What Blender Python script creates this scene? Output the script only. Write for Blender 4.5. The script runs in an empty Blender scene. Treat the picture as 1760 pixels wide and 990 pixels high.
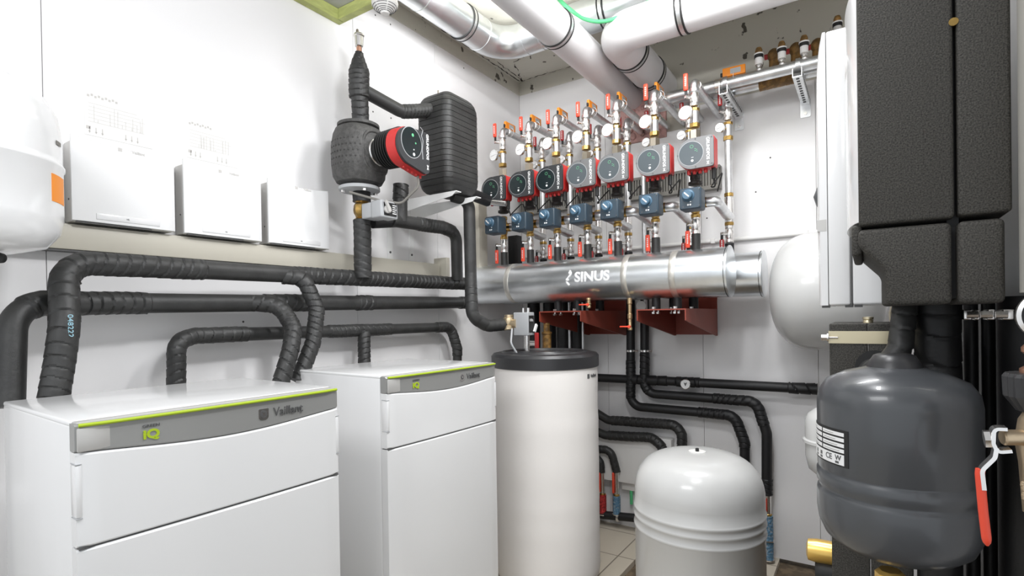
import bpy, bmesh, math, random
from mathutils import Vector, Matrix
from math import pi, sin, cos, radians, tan
random.seed(7)
S = bpy.context.scene
C = S.collection

# ---------------------------------------------------------------- camera
F, YAW, PIT, ROL, SYP = 919.5, .586, -.0065, -.0158, 55.57     # pixels (1760 wide), radians
CAM = Vector((0, 0, 1.374))
_f = Vector((cos(YAW)*cos(PIT), sin(YAW)*cos(PIT), sin(PIT)))
_r0 = Vector((sin(YAW), -cos(YAW), 0)); _u0 = _r0.cross(_f)
RT = cos(ROL)*_r0 + sin(ROL)*_u0
UP = -sin(ROL)*_r0 + cos(ROL)*_u0
cd = bpy.data.cameras.new('camera'); cam = bpy.data.objects.new('camera', cd); C.objects.link(cam)
cd.sensor_width = 36; cd.lens = F/1760*36; cd.shift_y = SYP/1760; cd.clip_start = .02
cam.matrix_world = Matrix((( RT.x, UP.x, -_f.x, CAM.x), (RT.y, UP.y, -_f.y, CAM.y), (RT.z, UP.z, -_f.z, CAM.z), (0, 0, 0, 1)))
S.camera = cam

def at(px, py, X=None, Y=None, Z=None, D=None):
    """point of the room seen at a place of the photograph, on a plane of known depth"""
    d = (px-880)*RT - (py-495-SYP)*UP + F*_f
    if X is not None: t = (X-CAM.x)/d.x
    elif Y is not None: t = (Y-CAM.y)/d.y
    elif Z is not None: t = (Z-CAM.z)/d.z
    else: t = D/F
    return CAM + d*t

# ---------------------------------------------------------------- light
S.view_settings.view_transform = 'Standard'; S.view_settings.look = 'None'
S.view_settings.gamma = 1; S.view_settings.use_curve_mapping = False
S.view_settings.exposure = 0.05
W = bpy.data.worlds.new('world'); S.world = W; W.use_nodes = True
W.node_tree.nodes['Background'].inputs[0].default_value = (.90, .95, 1, 1)
W.node_tree.nodes['Background'].inputs[1].default_value = .98
def area(name, loc, target, sx, sy, power, col=(.975, .985, 1)):
    l = bpy.data.lights.new(name, 'AREA'); l.shape = 'RECTANGLE'; l.size = sx; l.size_y = sy; l.energy = power; l.color = col
    o = bpy.data.objects.new(name, l); C.objects.link(o); o.location = loc
    o.rotation_euler = (Vector(target)-Vector(loc)).to_track_quat('-Z', 'Y').to_euler()
    return o
area('batten_light', (1.0, .35, 2.66), (1.25, 1.25, 1.6), .35, .16, 17.5)
area('rear_fill_light', (-.6, .9, 2.6), (1.6, 1.1, 1.0), 1.1, .5, 20)  # added fill behind the camera for the front faces, no real fitting
area('duct_lamp_light', (1.98, 1.45, 2.80), (2.3, 1.75, 3.07), .3, .1, 7.0)
area('back_wall_fill_light', (1.9, .55, 2.95), (2.3, .75, 1.0), .9, .12, 30)  # added overhead fill to lift the back wall, not a real lamp

# ---------------------------------------------------------------- materials
MATS = {}
def mat(name, col, rough=.5, metal=0, bump=0, bscale=40, var=0, vscale=8, coat=0, spec=.5, col2=None, lo=.45, hi=.6, emit=0, detail=4, stretch=None):
    if name in MATS: return MATS[name]
    m = bpy.data.materials.new(name); m.use_nodes = True; nt = m.node_tree; b = nt.nodes['Principled BSDF']
    b.inputs['Base Color'].default_value = (*col, 1); b.inputs['Roughness'].default_value = rough; b.inputs['Metallic'].default_value = metal
    b.inputs['Coat Weight'].default_value = coat; b.inputs['Specular IOR Level'].default_value = spec
    if emit: b.inputs['Emission Color'].default_value = (*col, 1); b.inputs['Emission Strength'].default_value = emit
    tc = nt.nodes.new('ShaderNodeTexCoord'); src = tc.outputs['Object']
    if stretch:
        mp = nt.nodes.new('ShaderNodeMapping'); mp.inputs['Scale'].default_value = stretch; nt.links.new(src, mp.inputs[0]); src = mp.outputs[0]
    if var or col2:
        n = nt.nodes.new('ShaderNodeTexNoise'); n.inputs['Scale'].default_value = vscale; n.inputs['Detail'].default_value = detail; nt.links.new(src, n.inputs['Vector'])
        r = nt.nodes.new('ShaderNodeValToRGB')
        c2 = col2 if col2 else tuple(max(0, c*(1-var)) for c in col)
        r.color_ramp.elements[0].position = lo; r.color_ramp.elements[0].color = (*c2, 1)
        r.color_ramp.elements[1].position = hi; r.color_ramp.elements[1].color = (*col, 1)
        nt.links.new(n.outputs['Fac'], r.inputs[0]); nt.links.new(r.outputs[0], b.inputs['Base Color'])
    if bump:
        n = nt.nodes.new('ShaderNodeTexNoise'); n.inputs['Scale'].default_value = bscale; n.inputs['Detail'].default_value = 5; nt.links.new(src, n.inputs['Vector'])
        bp = nt.nodes.new('ShaderNodeBump'); bp.inputs['Strength'].default_value = bump; bp.inputs['Distance'].default_value = .01
        nt.links.new(n.outputs['Fac'], bp.inputs['Height']); nt.links.new(bp.outputs[0], b.inputs['Normal'])
    MATS[name] = m; return m
WALL = mat('white_panel', (.82, .81, .81), .5, bump=.03, bscale=6)
SCREW = mat('screw_dark', (.06, .055, .05), .6)
CONC = mat('painted_concrete', (.60, .58, .51), .8, bump=.3, bscale=18, col2=(.10, .09, .075), lo=.325, hi=.352, vscale=13, detail=6)
WOOD = mat('green_timber', (.52, .56, .20), .6, bump=.1, var=.18, vscale=14, stretch=(1, 1, 4))
PINK = mat('pink_foam', (.60, .36, .33), .9, bump=1, bscale=25, var=.3, vscale=20)
TILE = mat('beige_tile', (.50, .45, .36), .45)
EARTH = mat('brown_screed', (.16, .115, .07), .9, bump=.6, bscale=40, var=.4, vscale=20)
RUB = mat('rubber_insulation', (.034, .034, .033), .5, bump=.12, bscale=70, var=.3, vscale=12, spec=.55)
RUBL = mat('rubber_insulation_black', (.010, .010, .011), .5, bump=.1, bscale=70)
EPP = mat('foam_shell', (.062, .058, .050), .75, bump=.3, bscale=300, col2=(.014, .013, .011), lo=.32, hi=.62, vscale=400, detail=3)
SHELL = mat('grey_foam_shell', (.075, .073, .07), .6, bump=.3, bscale=120, var=.3, vscale=50)
WHITE = mat('white_enamel', (.82, .82, .82), .16, coat=.3)
WHITEM = mat('white_matte', (.82, .81, .79), .5)
SEAM = mat('seam_shadow_gasket', (.10, .10, .10), .6)
SILVP = mat('silver_plastic', (.33, .33, .32), .38, metal=.25)
SILVL = mat('silver_light_plastic', (.55, .54, .52), .35, metal=.2)
LIME = mat('lime_line', (.42, .56, .02), .4)
LOGOD = mat('logo_dark', (.10, .10, .10), .4)
CHROME = mat('chrome', (.86, .84, .82), .26, metal=1)
STEEL = mat('zinc_steel', (.80, .81, .82), .36, metal=1, var=.15, vscale=18)
GALV = mat('galvanised_sheet', (.86, .89, .91), .30, metal=1, var=.12, vscale=5, bump=.03, bscale=5)
BRASS = mat('brass', (.62, .40, .13), .3, metal=1, var=.3, vscale=30)
BRONZE = mat('bronze_cast', (.52, .38, .22), .42, metal=.9, bump=.2, bscale=90)
NICKEL = mat('nickel_nut', (.45, .40, .33), .33, metal=1)
IRON = mat('black_cast_iron', (.028, .026, .024), .5, bump=.25, bscale=90)
RED = mat('red_grip', (.80, .075, .035), .4)
DRED = mat('dark_red_grip', (.45, .03, .03), .4)
PRED = mat('pump_red', (.58, .03, .028), .4)
PFACE = mat('pump_face_glare', (.175, .175, .178), .38, metal=.2)  # paler face tone has the glare put into its colour
PFACED = mat('pump_face_black', (.040, .042, .045), .34)
PDIAL = mat('pump_dial_glare', (.075, .09, .10), .26)  # dial greyed to match, glare included in the colour
PDIALD = mat('pump_dial_dark', (.012, .02, .022), .22)
GRN = mat('green_led', (.12, .45, .22), .5, emit=.12)
LTXT = mat('light_print', (.80, .80, .80), .5)
BLUE = mat('blue_grey_plastic', (.034, .056, .078), .42)
KNOB = mat('blue_knob', (.07, .14, .21), .35)
DIAL = mat('white_dial', (.85, .85, .85), .35)
ORANGE = mat('orange_plastic', (.88, .28, .02), .5)
REDOX = mat('red_oxide_paint', (.27, .050, .030), .42)
GREYV = mat('light_grey_enamel', (.60, .60, .59), .26, coat=.25)
GREYD = mat('dark_grey_enamel', (.068, .072, .078), .30, coat=.2)
CREAM = mat('cream_foil', (.86, .83, .80), .55, bump=.12, bscale=12)
LID = mat('black_lid', (.030, .030, .032), .36)
TRUNK = mat('beige_trunking', (.55, .52, .44), .45)
DUCTW = mat('white_duct', (.72, .71, .72), .5)
BLKR = mat('black_gasket', (.015, .015, .015), .6)
GREEN = mat('green_hose', (.10, .52, .22), .45)
YEL = mat('gold_brass', (.80, .52, .14), .3, metal=.75)
COPPER = mat('copper', (.70, .38, .26), .35, metal=.9)
YZINC = mat('yellow_zinc', (.66, .58, .40), .35, metal=.8)
HOSEB = mat('blue_braid', (.10, .23, .36), .5, bump=1, bscale=90, col2=(.35, .42, .48), lo=.35, hi=.5, vscale=90)
HOSER = mat('red_braid', (.62, .04, .04), .5, bump=1, bscale=90, var=.5, vscale=90)
BROWN = mat('brown_lagging', (.30, .16, .04), .55, var=.5, vscale=40, bump=.4, bscale=60)
GREYBOX = mat('grey_plastic_box', (.42, .43, .44), .5)
WHITEMET = mat('white_bracket', (.86, .86, .85), .4)
GREYT = mat('grey_slotted_duct', (.21, .20, .18), .6)
PAPER = mat('faint_print_paper', (.78, .77, .75), .6)
PRINT = mat('faint_print', (.55, .53, .51), .6)
CEILW = mat('grey_white_ceiling', (.52, .52, .53), .7)
BLUEPR = mat('pale_blue_print', (.35, .6, .7), .5)

# ---------------------------------------------------------------- mesh builder
def frame(o, x, y):
    x = Vector(x).normalized(); y = Vector(y); y = (y - y.dot(x)*x).normalized(); z = x.cross(y)
    return Matrix(((x.x, y.x, z.x, o[0]), (x.y, y.y, z.y, o[1]), (x.z, y.z, z.z, o[2]), (0, 0, 0, 1)))
def axis_frame(o, d):
    d = Vector(d).normalized(); a = Vector((0, 0, 1)) if abs(d.z) < .9 else Vector((1, 0, 0))
    x = a.cross(d).normalized(); y = d.cross(x)
    return Matrix(((x.x, y.x, d.x, o[0]), (x.y, y.y, d.y, o[1]), (x.z, y.z, d.z, o[2]), (0, 0, 0, 1)))
def fillet(pts, rad, n=8):
    pts = [Vector(p) for p in pts]; out = [pts[0]]
    for i in range(1, len(pts)-1):
        a, b, c = pts[i-1], pts[i], pts[i+1]; u = (a-b); v = (c-b); lu, lv = u.length, v.length; u.normalize(); v.normalize()
        ang = u.angle(v)
        if ang > 3.05: out.append(b); continue
        r = rad[i-1] if isinstance(rad, (list, tuple)) else rad
        d = min(r/tan(ang/2), lu*.49, lv*.49); p0 = b+u*d; p1 = b+v*d
        rr = d*tan(ang/2); bis = (u+v).normalized(); cen = b + bis*(rr/sin(ang/2)); a0 = p0-cen; a1 = p1-cen; tot = a0.angle(a1)
        for k in range(n+1):
            t = k/n; out.append(cen + (a0*sin((1-t)*tot)+a1*sin(t*tot))/sin(tot))
    out.append(pts[-1]); return out
class MB:
    def __init__(s): s.v = []; s.f = []; s.m = []
    def add(s, vs, fs, mi=0, M=None):
        n = len(s.v); s.v += [(M @ Vector(v) if M else Vector(v)) for v in vs]
        s.f += [tuple(n+i for i in f) for f in fs]; s.m += [mi]*len(fs); return s
    def box(s, a, b, M=None, mi=0):
        x0, y0, z0 = a; x1, y1, z1 = b
        return s.add([(x0, y0, z0), (x1, y0, z0), (x1, y1, z0), (x0, y1, z0), (x0, y0, z1), (x1, y0, z1), (x1, y1, z1), (x0, y1, z1)],
                     [(0, 3, 2, 1), (4, 5, 6, 7), (0, 1, 5, 4), (1, 2, 6, 5), (2, 3, 7, 6), (3, 0, 4, 7)], mi, M)
    def rbox(s, a, b, r=.01, seg=3, M=None, mi=0):
        bm = bmesh.new(); bmesh.ops.create_cube(bm, size=1)
        for v in bm.verts: v.co = Vector([a[i]+(v.co[i]+.5)*(b[i]-a[i]) for i in range(3)])
        r = min(r, .49*min(abs(b[i]-a[i]) for i in range(3)))
        bmesh.ops.bevel(bm, geom=bm.edges[:], offset=r, segments=seg, affect='EDGES', profile=.5)
        bm.verts.index_update(); s.add([v.co.copy() for v in bm.verts], [[v.index for v in f.verts] for f in bm.faces], mi, M); bm.free(); return s
    def lathe(s, prof, o, d=(0, 0, 1), seg=32, mi=0):
        M = axis_frame(o, d); vs = []; fs = []; n = len(prof)
        for r, h in prof:
            for k in range(seg):
                a = 2*pi*k/seg; vs.append((r*cos(a), r*sin(a), h))
        for i in range(n-1):
            for k in range(seg):
                k2 = (k+1) % seg; fs.append((i*seg+k, i*seg+k2, (i+1)*seg+k2, (i+1)*seg+k))
        if prof[0][0] > 1e-6: fs.append(tuple(reversed(range(seg))))
        if prof[-1][0] > 1e-6: fs.append(tuple((n-1)*seg+k for k in range(seg)))
        return s.add(vs, fs, mi, M)
    def cyl(s, p0, p1, r, seg=20, mi=0, ch=0):
        p0 = Vector(p0); p1 = Vector(p1); L = (p1-p0).length
        pr = [(r, 0), (r, L)] if not ch else [(r-ch, 0), (r, ch), (r, L-ch), (r-ch, L)]
        return s.lathe(pr, p0, p1-p0, seg, mi)
    def hexn(s, p0, p1, r, mi=0): return s.cyl(p0, p1, r, 6, mi)
    def tube(s, path, r, seg=16, wraps=(), pitch=.03, amp=.003, skew=.5, ph=0, mi=0, cap=True, taper=None, step=.0035):
        path = [Vector(p) for p in path]; P = [path[0]]; sl = [0]
        for i in range(1, len(path)):
            L = (path[i]-path[i-1]).length
            if L < 1e-6: continue
            s0 = sl[-1]; needs = any(s0+L > w0 and s0 < w1 for w0, w1 in wraps)
            n = max(1, int(L/step)) if needs else (max(1, int(L/.004)) if taper else (max(1, int(L/.04)) if wraps else 1))
            a = P[-1] if False else path[i-1]
            for k in range(1, n+1): P.append(a.lerp(path[i], k/n)); sl.append(s0+L*k/n)
        # smoothed tangents
        vs = []; fs = []; prev = None
        for i, p in enumerate(P):
            t = (P[min(i+1, len(P)-1)]-P[max(i-1, 0)]).normalized()
            if prev is None:
                a = Vector((0, 0, 1)) if abs(t.z) < .9 else Vector((1, 0, 0)); x = (a - a.dot(t)*t).normalized()
            else: x = (prev - prev.dot(t)*t).normalized()
            prev = x; y = t.cross(x); q = sl[i]; inw = [w for w in wraps if w[0] <= q <= w[1]]
            for k in range(seg):
                a = 2*pi*k/seg; rr = r
                if taper: rr = taper(q, sl[-1])
                if inw:
                    w = inw[0]; turn = math.floor(q/pitch)
                    fr = (q + skew*rr*cos(a+ph+.8*sin(q*4)))/pitch + .45*sin(q*17+ph) ; fr -= math.floor(fr)
                    rr += amp*(.75+fr*.6) - (amp*.8 if fr < .11 else 0) + .0006*sin(q*31+ph*3+a)
                vs.append(p + (x*cos(a)+y*sin(a))*rr)
        n = len(P)
        for i in range(n-1):
            for k in range(seg):
                k2 = (k+1) % seg; fs.append((i*seg+k, i*seg+k2, (i+1)*seg+k2, (i+1)*seg+k))
        if cap: fs.append(tuple(reversed(range(seg)))); fs.append(tuple((n-1)*seg+k for k in range(seg)))
        return s.add(vs, fs, mi)
    def prism(s, poly, h, M, mi=0):
        n = len(poly); vs = [(x, y, 0) for x, y in poly]+[(x, y, h) for x, y in poly]
        fs = [tuple(reversed(range(n))), tuple(range(n, 2*n))]+[(i, (i+1) % n, n+(i+1) % n, n+i) for i in range(n)]
        return s.add(vs, fs, mi, M)
    def sphere(s, c, r, seg=16, d=(0, 0, 1), mi=0, sq=1):
        return s.lathe([(max(1e-7, r*sin(pi*k/8)), -r*sq*cos(pi*k/8)) for k in range(9)], c, d, seg, mi)
    def build(s, name, m, parent=None, org=None, sharp=38, **kw):
        if org is None:
            if parent is not None: org = parent_org(parent)
            else:
                xs = [v.x for v in s.v]; ys = [v.y for v in s.v]; zs = [v.z for v in s.v]
                org = Vector(((min(xs)+max(xs))/2, (min(ys)+max(ys))/2, min(zs)))
        me = bpy.data.meshes.new(name); me.from_pydata([tuple(v-org) for v in s.v], [], s.f)
        for mm in (m if isinstance(m, (list, tuple)) else [m]): me.materials.append(mm)
        for p, mi in zip(me.polygons, s.m): p.use_smooth = True; p.material_index = mi
        bm = bmesh.new(); bm.from_mesh(me); bmesh.ops.recalc_face_normals(bm, faces=bm.faces[:]); bm.to_mesh(me); bm.free()
        me.set_sharp_from_angle(angle=radians(sharp)); me.update()
        o = bpy.data.objects.new(name, me); C.objects.link(o)
        if parent is not None: o.parent = parent; ORG[o] = ORG[parent]
        else: o.location = org; ORG[o] = Vector(org)
        for k, v in kw.items(): o[k] = v
        return o
ORG = {}
def parent_org(p): return ORG[p]
def thing(name, label, cat, loc, group=None):
    o = bpy.data.objects.new(name, None); C.objects.link(o); o.location = loc; ORG[o] = Vector(loc); o.empty_display_size = .05
    o['label'] = label; o['category'] = cat
    if group: o['group'] = group
    return o
def tag(o, label, cat, group=None):
    o['label'] = label; o['category'] = cat
    if group: o['group'] = group
    return o
def struct(o): o['kind'] = 'structure'; return o
def dup(o, loc=None, label=None, rz=None, parent=None):
    c = o.copy(); C.objects.link(c); ORG[c] = ORG[o].copy()
    if parent is not None: c.parent = parent
    if loc is not None: c.location = loc
    if rz is not None: c.rotation_euler = (0, 0, rz)
    if label: c['label'] = label
    for ch in [k for k in KIDS(o)]: dup(ch, parent=c)
    return c
def KIDS(o): return [k for k in o.children]
def text(name, body, size, M, m, parent, ext=.0006, bold=0, align='CENTER', warp=None, sx=1):
    cu = bpy.data.curves.new('t', 'FONT'); cu.body = body; cu.size = size; cu.extrude = ext; cu.align_x = align; cu.align_y = 'CENTER'; cu.offset = bold
    cu.resolution_u = 3
    to = bpy.data.objects.new('t', cu); C.objects.link(to); bpy.context.view_layer.update()
    me = bpy.data.meshes.new_from_object(to.evaluated_get(bpy.context.evaluated_depsgraph_get())); bpy.data.objects.remove(to)
    org = ORG[parent]
    if warp:
        bm = bmesh.new(); bm.from_mesh(me); bmesh.ops.subdivide_edges(bm, edges=[e for e in bm.edges if e.calc_length() > size*.2], cuts=2); bm.to_mesh(me); bm.free()
    for v in me.vertices:
        p = Vector((v.co.x*sx, v.co.y, v.co.z)); v.co = (warp(p) if warp else M @ p) - org
    me.materials.clear(); me.materials.append(m); me.name = name
    o = bpy.data.objects.new(name, me); C.objects.link(o); o.parent = parent; ORG[o] = org; return o
def rrect(w, h, r, n=5, cx=0, cy=0, radii=None):
    R_ = radii or [r]*4; out = []
    for (sx, sy, a0), rr in zip(((1, 1, 0), (-1, 1, 90), (-1, -1, 180), (1, -1, 270)), R_):
        for k in range(n+1):
            a = radians(a0+90*k/n); out.append((cx+sx*(w/2-rr)+rr*cos(a), cy+sy*(h/2-rr)+rr*sin(a)))
    return out
FX = lambda o: frame(o, (0, -1, 0), (0, 0, 1))     # a face looking towards -X
FY = lambda o: frame(o, (1, 0, 0), (0, 0, 1))      # a face looking towards -Y

# ---------------------------------------------------------------- room
XB, YL, YR = 3.30, 2.095, -.36
WT, CT = 2.98, 3.07
# left wall panels
b = MB(); xs = [-2.2, -.62, .58, 1.78, 2.38, XB]
for i in range(len(xs)-1): b.box((xs[i]+.0012, YL, 0), (xs[i+1]-.0012, YL+.012, WT))
b.box((-2.2, YL+.012, 0), (XB+.02, YL+.1, 3.2), mi=1)
for (px, py) in ((797, 117), (645, 26), (671, 42), (138, 487), (641, 192), (672, 203), (418, 553)):
    p = at(px, py, Y=YL); b.cyl((p.x, YL-.0008, p.z), (p.x, YL+.002, p.z), .0042, 10, mi=2)
struct(b.build('wall_left', [WALL, CONC, SCREW]))
# back wall: panels with an opening where the ducts pass
b = MB(); ys = [YL, 1.43, .82, .22, YR]
oy0, oy1, oz0 = 1.02, 1.36, 2.47
pan = []
for i in range(len(ys)-1):
    y1, y0 = ys[i], ys[i+1]
    top = WT if i == 0 else (WT if i == 1 else 2.62)
    if i == 1:
        b.box((XB, oy1, 0), (XB+.012, y1-.0012, WT)); b.box((XB, oy0, 0), (XB+.012, oy1, oz0)); b.box((XB, y0+.0012, 0), (XB+.012, oy0, 2.50))
    else: b.box((XB, y0+.0012, 0 if i < 3 else .0), (XB+.012, y1-.0012, top))
b.box((XB+.012, YR-.05, 0), (XB+.1, YL+.1, 3.2), mi=1)
for (px, py) in ((1268, 197), (1268, 223), (1391, 172), (898, 114), (1324, 271), (1215, 375), (1299, 330)):
    p = at(px, py, X=XB); b.cyl((XB-.0008, p.y, p.z), (XB+.002, p.y, p.z), .0045, 10, mi=2)
struct(b.build('wall_back', [WALL, CONC, SCREW]))
b = MB().box((.95, YR-.1, 0), (XB+.1, YR, 3.2)); b.box((.95, -1.7, 0), (1.05, YR-.1, 3.2))
struct(b.build('wall_right', WALL))
# ceilings
b = MB().box((1.70, YR-.1, CT), (XB+.1, YL+.1, CT+.1))
cr = random.Random(5)
def crack(p0, p1, w, n=26, j=.012):
    pts = []
    for k in range(n+1):
        u = k/n; pts.append((p0[0]+(p1[0]-p0[0])*u+cr.uniform(-j, j), p0[1]+(p1[1]-p0[1])*u+cr.uniform(-j, j), w*cr.uniform(.15, 1)*(0 if cr.random() < .18 else 1)))
    for (xa, ya, wa), (xc, yc, wc) in zip(pts, pts[1:]):
        d = Vector((yc-ya, xa-xc, 0)).normalized(); z = CT-.0006
        b.add([(xa+d.x*wa, ya+d.y*wa, z), (xa-d.x*wa, ya-d.y*wa, z), (xc-d.x*wc, yc-d.y*wc, z), (xc+d.x*wc, yc+d.y*wc, z)], [(0, 1, 2, 3)], 1)
crack((2.25, YL-.03), (XB-.03, YL-.03), .006, 46, .006); crack((2.7, YL-.07), (XB-.06, YL-.05), .004, 22, .008)
crack((XB-.03, YL-.03), (XB-.03, 1.25), .006, 36, .007); crack((XB-.03, YL-.04), (XB-.30, YL-.16), .009, 12); crack((XB-.30, YL-.16), (XB-.34, YL-.34), .005, 10)
for k in range(30):
    xx, yy = cr.uniform(2.5, 3.25), cr.uniform(.15, 2.0); crack((xx, yy), (xx+cr.uniform(-.05, .05), yy+cr.uniform(-.05, .05)), .004, 4, .006)
struct(b.build('ceiling', [CONC, mat('crack_dark', (.035, .03, .025), .9)]))
b = MB().box((-2.2, -1.7, 2.838), (1.665, YL, 2.88)); b.box((1.62, -1.7, 2.84), (1.70, YL, 3.2)); struct(b.build('ceiling_low', CEILW))
# concrete ledge under the ceiling
b = MB().box((1.70, YL-.004, WT), (XB, YL+.012, CT)); b.box((XB-.004, 1.2, WT), (XB+.012, YL, CT)); struct(b.build('trim_1', CONC))
# timber frame of the low ceiling
b = MB().rbox((-2.2, YL-.036, 2.785), (1.70, YL, 2.838), .002, 1); struct(b.build('trim_2', WOOD))
b = MB().rbox((1.664, -1.7, 2.785), (1.70, YL-.0365, 2.838), .002, 1); struct(b.build('trim_3', WOOD))
# floor
tm = TILE; nt = tm.node_tree; bt = nt.nodes.new('ShaderNodeTexBrick'); tc = nt.nodes.new('ShaderNodeTexCoord')
bt.offset = 0; bt.inputs['Scale'].default_value = 1; bt.inputs['Brick Width'].default_value = .33; bt.inputs['Row Height'].default_value = .33; bt.inputs['Mortar Size'].default_value = .004
bt.inputs['Color1'].default_value = (.56, .50, .41, 1); bt.inputs['Color2'].default_value = (.52, .465, .375, 1); bt.inputs['Mortar'].default_value = (.22, .19, .15, 1)
nt.links.new(tc.outputs['Object'], bt.inputs['Vector']); nt.links.new(bt.outputs['Color'], nt.nodes['Principled BSDF'].inputs['Base Color'])
struct(MB().box((-2.2, -1.7, -.12), (XB+.1, YL+.1, -.03)).build('floor', EARTH))
b = MB().box((-2.2, 1.10, -.03), (XB, YL, 0)); b.box((-2.2, .30, -.03), (1.95, 1.10, 0)); b.box((3.05, .42, -.03), (XB, .62, 0)); struct(b.build('floor_tiles', TILE))
# ---- pink foam in the duct opening
b = MB()
b.rbox((XB-.006, oy0+.002, oz0+.002), (XB+.011, oy1-.002, WT-.06), .005, 1)
for k in range(26):
    y = random.uniform(oy0+.03, oy1-.03); z = random.uniform(oz0+.03, 2.72); b.sphere((XB-.008, y, z), random.uniform(.012, .028), 8)
tag(b.build('mineral_wool', PINK), 'pink foam packed round the white ducts in the wall opening', 'insulation')

# ---------------------------------------------------------------- heat pumps (floor-standing)
BW, BD, BH = .597, .53, 1.183
def make_boiler():
    t = thing('heat_pump', 'front white floor-standing heat pump with the large logo, nearest the camera', 'heat pump', (0, 0, 0), 'white floor-standing heat pumps')
    b = MB(); b.rbox((0, .035, .03), (BW, BD, BH-.006), .008, 3)
    for x in (.05, BW-.05):
        for y in (.09, BD-.07): b.cyl((x, y, 0), (x, y, .04), .02)
    b.build('casing', WHITE, t)
    # top cover
    b = MB(); b.rbox((.0, .035, BH-.012), (BW, BD, BH), .005, 3); b.build('top_cover', WHITE, t)
    def bulge(x): return .006*(1-((x-BW/2)/(BW/2))**2)
    def front(zt, zb, y0, n=24, name='', m=None, r=.006):
        bb = MB(); vs = []; fs = []
        for i in range(n+1):
            x = BW*i/n; e = 0 if 0 < i < n else r
            yt = y0-bulge(x)+e
            a, c = zt(x), zb(x)
            vs += [(x, .034, a), (x, yt+.004, a), (x, yt, a-.004), (x, yt, c+.004), (x, yt+.004, c), (x, .034, c)]
        for i in range(n):
            for k in range(6): k2 = (k+1) % 6; fs.append((i*6+k, i*6+k2, (i+1)*6+k2, (i+1)*6+k))
        fs.append((0, 1, 2, 3, 4, 5)); fs.append(tuple(n*6+k for k in range(5, -1, -1)))
        bb.add(vs, fs); return bb.build(name, m, t)
    fz = lambda x: BH-.058-.018*sin(pi*min(1, max(0, x/BW)))**1.3
    front(lambda x: BH-.004, fz, 0, 30, 'fascia', SILVP)
    u = front(lambda x: fz(x)-.0012, lambda x: BH-.243, -.001, 30, 'upper_door', WHITE)
    front(lambda x: BH-.247, lambda x: .03, -.001, 20, 'lower_door', WHITE)
    # grey ledge and lime line
    MB().rbox((.004, .006, BH-.006), (BW-.004, .036, BH-.001), .002, 2).build('ledge', SILVL, t)
    b = MB(); n = 16
    pts = [(.005+(BW-.01)*i/n, -.0035-bulge(BW*i/n)*1.0+(.004 if i in (0, n) else 0), BH-.006) for i in range(n+1)]
    b.tube(pts, .0036, 8); b.build('lime_strip', LIME, t)
    MB().rbox((.002, -.002, BH-.058), (.062, .004, BH-.011), .003, 2).build('painted_reflection', SILVL, t)  # pale plate painting in a reflection on the left end of the fascia
    for x0, x1 in ((-.0015, .010), (BW-.010, BW+.0015)):
        b = MB().rbox((x0, .0005, BH-.185), (x1, .030, BH-.082), .004, 2); hd = b.build('grip_recess', WHITE, u)
        bb = MB().rbox((x0-.0005 if x0 < .2 else x0+.0008, -.0005+.001, BH-.187), (x1-.0008 if x0 < .2 else x1+.0005, .028, BH-.185), .0008, 1); bb.build('recess_edge', GREYBOX, u)
        bb = MB().rbox((x0-.0005 if x0 < .2 else x0+.0008, .0005, BH-.082), (x1-.0008 if x0 < .2 else x1+.0005, .028, BH-.080), .0008, 1); bb.build('recess_edge', GREYBOX, u)
    MB().box((.003, .002, BH-.2475), (BW-.003, .03, BH-.2425)).build('door_gap', SEAM, t)
    # lettering
    lx = .385
    text('wordmark', 'Vaillant', .0300, FY((lx+.055, -.0062, BH-.040)), LOGOD, t, .0012, .0001, sx=.93)
    b = MB().prism(rrect(.026, .028, .004, radii=[.003, .003, .009, .009]), .0016, FY((lx-.012, -.0052, BH-.041)))
    sh = b.build('emblem', CHROME, t)
    b = MB().prism([(.008*cos(a), .0095*sin(a)) for a in [2*pi*k/18 for k in range(18)]], .0006, FY((lx-.012, -.0069, BH-.040))); b.build('emblem_oval', LOGOD, sh)
    b = MB().prism([(-.004, -.004), (.004, -.004), (.0028, .002), (.0048, .006), (.001, .004), (-.001, .004), (-.0048, .006), (-.0028, .002)], .0004, FY((lx-.012, -.0076, BH-.040))); b.build('emblem_hare', CHROME, sh)
    text('green_lettering', 'GREEN', .0085, FY((.127, -.0052, BH-.026)), LOGOD, t, .0005, sx=1.25)
    text('iq_lettering', 'iQ', .026, FY((.127, -.0052, BH-.044)), LIME, t, .0008, .0011, sx=1.15)
    return t
BR = radians(-1.9)
hp = make_boiler(); hp.location = (.389, 1.268, 0); hp.rotation_euler = (0, 0, BR)
hp2 = dup(hp, (1.248, 1.330, 0), 'second white floor-standing heat pump, beside the cream cylinder', BR)

# ---------------------------------------------------------------- cream cylinder tank
tcx, tcy, tr = 2.42, 1.405, .272
t = thing('buffer_cylinder', 'cream foil-clad hot water cylinder with a black lid, right of the heat pumps', 'tank', (tcx, tcy, 0))
prof = [(1e-6, .03), (tr-.05, .03), (tr-.018, .04), (tr-.004, .07), (tr, .11)]+[(tr+random.uniform(-.0012, .0012), .11+i*.035) for i in range(1, 28)]+[(tr, 1.118)]
MB().lathe(prof, (tcx, tcy, 0), seg=64).build('jacket', CREAM, t)
b = MB().lathe([(tr+.002, 1.116), (tr+.007, 1.119), (tr+.007, 1.172), (tr-.004, 1.185), (tr-.03, 1.190), (.225, 1.190), (.220, 1.196), (.205, 1.196), (.200, 1.190), (.165, 1.190), (.160, 1.197), (.147, 1.197), (.142, 1.190), (.11, 1.190), (.105, 1.196), (.09, 1.196), (.085, 1.190), (1e-6, 1.191)], (tcx, tcy, 0), seg=64)
b.build('lid', LID, t)
b = MB()
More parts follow.
